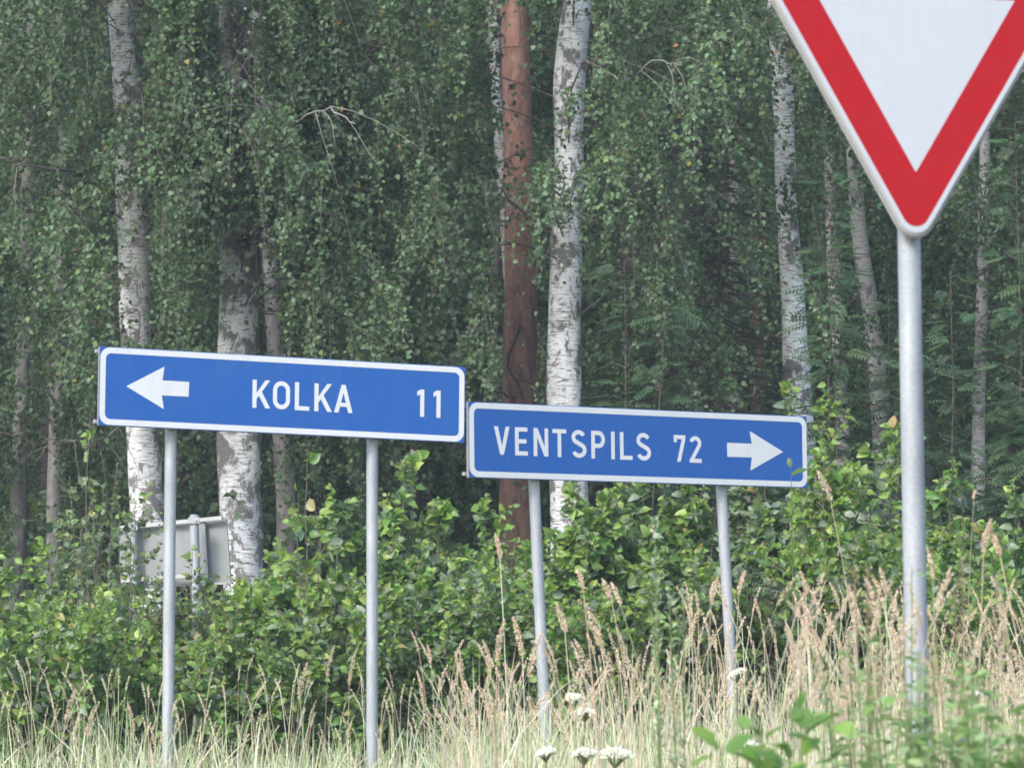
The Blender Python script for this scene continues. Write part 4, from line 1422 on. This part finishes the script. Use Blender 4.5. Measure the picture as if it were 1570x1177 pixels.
# single stalks that stand out
SINGLE = [(103, 1052, 21, .17, .020), (135, 1080, 21, .16, .018), (205, 1075, 21.2, .15, .022), (238, 1110, 20.5, .14, .013), (228, 1045, 21, .07, .008),
          (460, 1012, 21, .20, .026), (503, 985, 21, .17, .016), (536, 990, 21, .20, .016), (641, 962, 20.8, .12, .006), (708, 995, 20.8, .16, .02),
          (648, 1025, 20.5, .17, .013), (716, 1040, 19, .1, .014), (766, 812, 14, .09, .013), (763, 945, 14, .15, .017), (800, 940, 14, .14, .017),
          (812, 965, 14, .16, .018), (752, 975, 14, .10, .012), (893, 865, 13.5, .07, .013), (865, 920, 14, .10, .018), (935, 880, 13.5, .07, .016),
          (948, 885, 13.5, .08, .012), (917, 920, 13.5, .14, .02), (932, 945, 13.5, .18, .02), (902, 975, 20, .20, .024), (960, 960, 20, .18, .018),
          (1053, 930, 19, .24, .024), (1092, 880, 15, .10, .014), (1133, 870, 15, .09, .014), (1222, 950, 19, .27, .024), (1262, 935, 18, .20, .018),
          (1270, 715, 15, .12, .02), (1357, 865, 13, .08, .013), (1298, 935, 18, .24, .024), (1366, 900, 16, .20, .016), (1372, 935, 18, .22, .024),
          (1430, 835, 13, .10, .012), (1493, 745, 15, .03, .006), (1508, 790, 11, .09, .016), (1530, 800, 11, .08, .014), (1235, 870, 15, .08, .010)]


def zone(px):
    return ('left of the first KOLKA post' if px < 250 else 'between the two KOLKA posts' if px < 570 else 'between the KOLKA and VENTSPILS posts' if px < 825
            else 'just right of the first VENTSPILS post' if px < 1000 else 'around the second VENTSPILS post' if px < 1180 else 'left of the yield post' if px < 1390 else 'right of the yield post')


ORD = ['first', 'second', 'third', 'fourth', 'fifth', 'sixth', 'seventh', 'eighth', 'ninth', 'tenth']
for k, (px, py, Y, L, w) in enumerate(SINGLE):
    rank = sum(1 for q in SINGLE if zone(q[0]) == zone(px) and q[0] < px)
    a, b_ = MB(), MB()
    base = stalk_at(px, py, Y, L, w, 'plume', mbx=a, hbx=b_, n_sp=int(60 + L * 500), lean=rng.normal() * .05 - (.10 if 860 < px < 980 else 0))
    where = zone(px)
    rt = root('grass_stalk', base, 'tall feathery grass stalk, ' + ORD[rank] + ' from the left ' + where, 'grass stalk', 'tall seeding grass stalks ' + where)
    a.build('stem', M_GRASS, rt, base); b_.build('seed_head', M_GRASS, rt, base)

# ------------------------------------------------------------------ white umbel flowers
m, nt, b, o = newmat('white_petal')
at = N(nt, 'ShaderNodeAttribute', attribute_name='Col'); nt.links.new(at.outputs[0], b.inputs[0]); b.inputs['Roughness'].default_value = .7
M_PETAL = m


def umbel(px, py, Y, wpx, label, tilt=0.0):
    c = P(px, py, Y); rr = wpx / F * Y / 2
    g = float(ground(c[0], Y)); base = np.array([c[0] + .03 * rng.normal(), Y, g])
    rt = root('umbel_flower', base, label, 'flower')
    st, fl = MB(), MB()
    q = np.linspace(0, 1, 6)[:, None]
    hub = c - np.array([0, 0, rr * .9])
    tubes(st, base * (1 - q) + hub * q, np.linspace(.004, .0025, 6), 6, (.13, .18, .07))
    for k in range(34):
        a = rng.random() * 6.283; r = rr * math.sqrt(rng.random())
        e = c + np.array([math.cos(a) * r, math.sin(a) * r * .9, .42 * rr * (1 - (r / rr) ** 2) + r * math.cos(a) * tilt])
        tubes(st, np.array([hub, e]), np.array([.0012, .001]), 3, (.18, .23, .10))
        n = 26
        off = rng.normal(size=(n, 3)) * [1, 1, .8] * rr * .14
        inst(fl, T_TINY, e + off, rdir(n, .1), rdir(n, 1.2), np.full(n, .0075) * (.7 + .6 * rng.random(n)), pick([(.78, .80, .68, 4), (.70, .74, .50, 1)], n, .06))
    st.build('stem', M_GRASS, rt, base); fl.build('flower_head', M_PETAL, rt, base)


umbel(881, 1072, 15, 28, 'white flower head, the highest of the group near the first VENTSPILS post')
umbel(897, 1094, 15, 30, 'white flower head just below and right of the highest one')
umbel(837, 1155, 13, 30, 'white flower head at the bottom edge, leftmost of the low row', .2)
umbel(895, 1157, 13, 36, 'white flower head at the bottom edge, middle of the low row')
umbel(943, 1158, 13, 44, 'broad white flower head at the bottom edge, rightmost of the low row')
umbel(1146, 1141, 12, 24, 'small white flower head alone low in the grass below the second VENTSPILS post')
umbel(1130, 1034, 17, 26, 'small white flower head at the foot of the second VENTSPILS post', .5)
umbel(1490, 1065, 15, 26, 'flat white flower head right of the yield post')

# ------------------------------------------------------------------ out-of-focus weeds and saplings close to the camera
def weed(name, label, cat, px, py, Y, n_stem, wid, leaf, tpl, key, pal, per, lean=0.0, up=.5, singles=1000, stemc=(.20, .24, .10), dep=.30):
    tip_ = P(px, py, Y); g = float(ground(tip_[0], Y)); org = np.array([tip_[0], Y, g]); H = tip_[2] - g
    rt = root(name, org, label, cat)
    st = MB(); n = n_stem
    az = rng.random(n) * 6.283; r = wid * np.sqrt(rng.random(n)); r[0] = 0
    q = np.linspace(0, 1, 12)[None, :, None]
    h = H * (.8 + .2 * rng.random(n)); h[0] = H
    sp = org + np.stack([np.cos(az) * r + lean * h, np.sin(az) * r, np.zeros(n)], -1)[:, None] * q ** 1.3 + np.array([0, 0, 1.]) * h[:, None, None] * q
    sp -= np.array([lean * H, 0, 0]) * 1.0
    tubes(st, sp, np.broadcast_to(np.linspace(.004, .0015, 12), (n, 12)), 5, stemc)
    s = 1 - dep * rng.random((n, per)); f = s * 11; i0 = np.minimum(f.astype(int), 10); fr_ = (f - i0)[..., None]; ib = np.arange(n)[:, None]
    lp = (sp[ib, i0] * (1 - fr_) + sp[ib, i0 + 1] * fr_).reshape(-1, 3); NL = len(lp); sf = s.reshape(-1)
    a2 = rng.random(NL) * 6.283
    ax = nz(np.stack([np.cos(a2), np.sin(a2), up + .4 * rng.normal(size=NL)], -1)); nr = nz(rng.normal(size=(NL, 3)) * .3 + [0, -.3, 1])
    size = leaf * (.6 + .6 * rng.random(NL)) * (1.15 - .5 * sf)
    lp = lp + ax * .01
    st.build('stems', M_GRASS, rt, org)
    pxx, pyy = proj(lp)
    ins = (pyy < 1190) & (rng.random(NL) < singles / NL)
    if (~ins).any():
        lv = MB(); inst(lv, tpl, lp[~ins], ax[~ins], nr[~ins], size[~ins], pick(pal, (~ins).sum())); lv.build('foliage', M_SLEAF, rt, org, kind='stuff', smooth=True)
    if ins.any():
        single_leaves(rt, org, key, tpl, pal, lp[ins], ax[ins], nr[ins], size[ins])


PAL_FG = [(.20, .34, .06, 3), (.27, .40, .09, 2), (.13, .24, .05, 3)]
PAL_MUG = [(.40, .48, .32, 3), (.48, .54, .36, 2), (.32, .40, .24, 2)]
PAL_WEED = [(.30, .42, .19, 3), (.36, .47, .22, 2), (.18, .30, .09, 2)]
weed('mugwort_plant', 'tall pale green blurred weed before the second VENTSPILS post', 'weed', 1003, 798, 10.5, 2, .035, .026, T_WILLOW, 'mug', PAL_MUG, 90, lean=-.02, up=1.6, singles=0, dep=.4)
weed('mugwort_plant', 'pale green blurred weed with side sprays below the VENTSPILS arrow', 'weed', 1048, 905, 10.0, 3, .06, .028, T_WILLOW, 'mug', PAL_MUG, 70, up=1.2, singles=0, dep=.35)
weed('willow_sapling', 'blurred sapling with a few big bright leaves at the bottom, left of the yield post', 'sapling', 1228, 1020, 7.6, 7, .17, .10, T_OVAL, 'willow', PAL_FG, 7, up=.9, dep=.22)
weed('willow_sapling', 'blurred bright leaves at the very bottom edge below the bigger sapling', 'sapling', 1165, 1125, 7.4, 6, .10, .085, T_OVAL, 'willow', PAL_FG, 9, up=.8, dep=.15)
weed('weed_plant', 'bushy green weed in front of the foot of the yield post', 'weed', 1410, 1000, 8.2, 34, .17, .046, T_OVAL, 'weed', PAL_WEED, 24, singles=120)
weed('weed_plant', 'bushy green weed at the bottom right, right of the yield post', 'weed', 1490, 1030, 7.8, 32, .18, .050, T_OVAL, 'weed', PAL_WEED, 24, singles=120)
weed('weed_plant', 'light green weed left of the foot of the yield post', 'weed', 1330, 965, 8.8, 13, .12, .034, T_OVAL, 'weed', PAL_WEED + PAL_MUG, 22, singles=60)
weed('weed_plant', 'thin leafy shoot climbing in front of the yield post', 'weed', 1398, 870, 9.2, 2, .02, .035, T_OVAL, 'weed', PAL_FG, 12, up=.6, lean=.01)
weed('weed_plant', 'light green weed in the bottom right corner', 'weed', 1560, 1085, 8.0, 12, .12, .045, T_OVAL, 'weed', PAL_WEED, 22, singles=80)
weed('dry_weed', 'dry tan fuzzy weed heads left of the yield post', 'weed', 1330, 868, 10.5, 7, .13, .014, T_TINY, 'dry', [(.50, .40, .25, 3), (.60, .48, .32, 2)], 90, up=.9, dep=.14, singles=0, stemc=(.3, .22, .13))
weed('dry_weed', 'dry tan weed heads right of the yield post', 'weed', 1475, 860, 10.5, 6, .14, .013, T_TINY, 'dry', [(.50, .40, .25, 3), (.60, .48, .32, 2)], 80, up=.9, dep=.16, singles=0, stemc=(.3, .22, .13))

# twig whose leaf crosses the corner of the VENTSPILS sign
YT = 19.5
base = P(1214, 1290, YT); base[2] = float(ground(base[0], YT))
rt = root('thin_shoot', base, 'thin green shoot with one leaf crossing the right corner of the VENTSPILS sign', 'plant')
mb = MB(); pth = np.array([base, P(1216, 1000, YT), P(1215, 850, YT), P(1214, 760, YT), P(1212, 700, YT)])
tubes(mb, pth, np.array([.004, .003, .0025, .002, .001]), 5, (.14, .18, .07)); mb.build('stem', M_GRASS, rt, base)
lp = np.array([P(1214, 728, YT), P(1212, 716, YT), P(1216, 800, YT), P(1215, 880, YT)])
single_leaves(rt, base, 'shoot', T_OVAL, [(.07, .13, .035, 1)], lp, np.array([[1, -.2, .55], [-.2, 0, 1], [-1, 0, .3], [1, 0, .2]]), np.array([[-.3, -.5, .8]] * 4), np.array([.09, .05, .07, .07]))
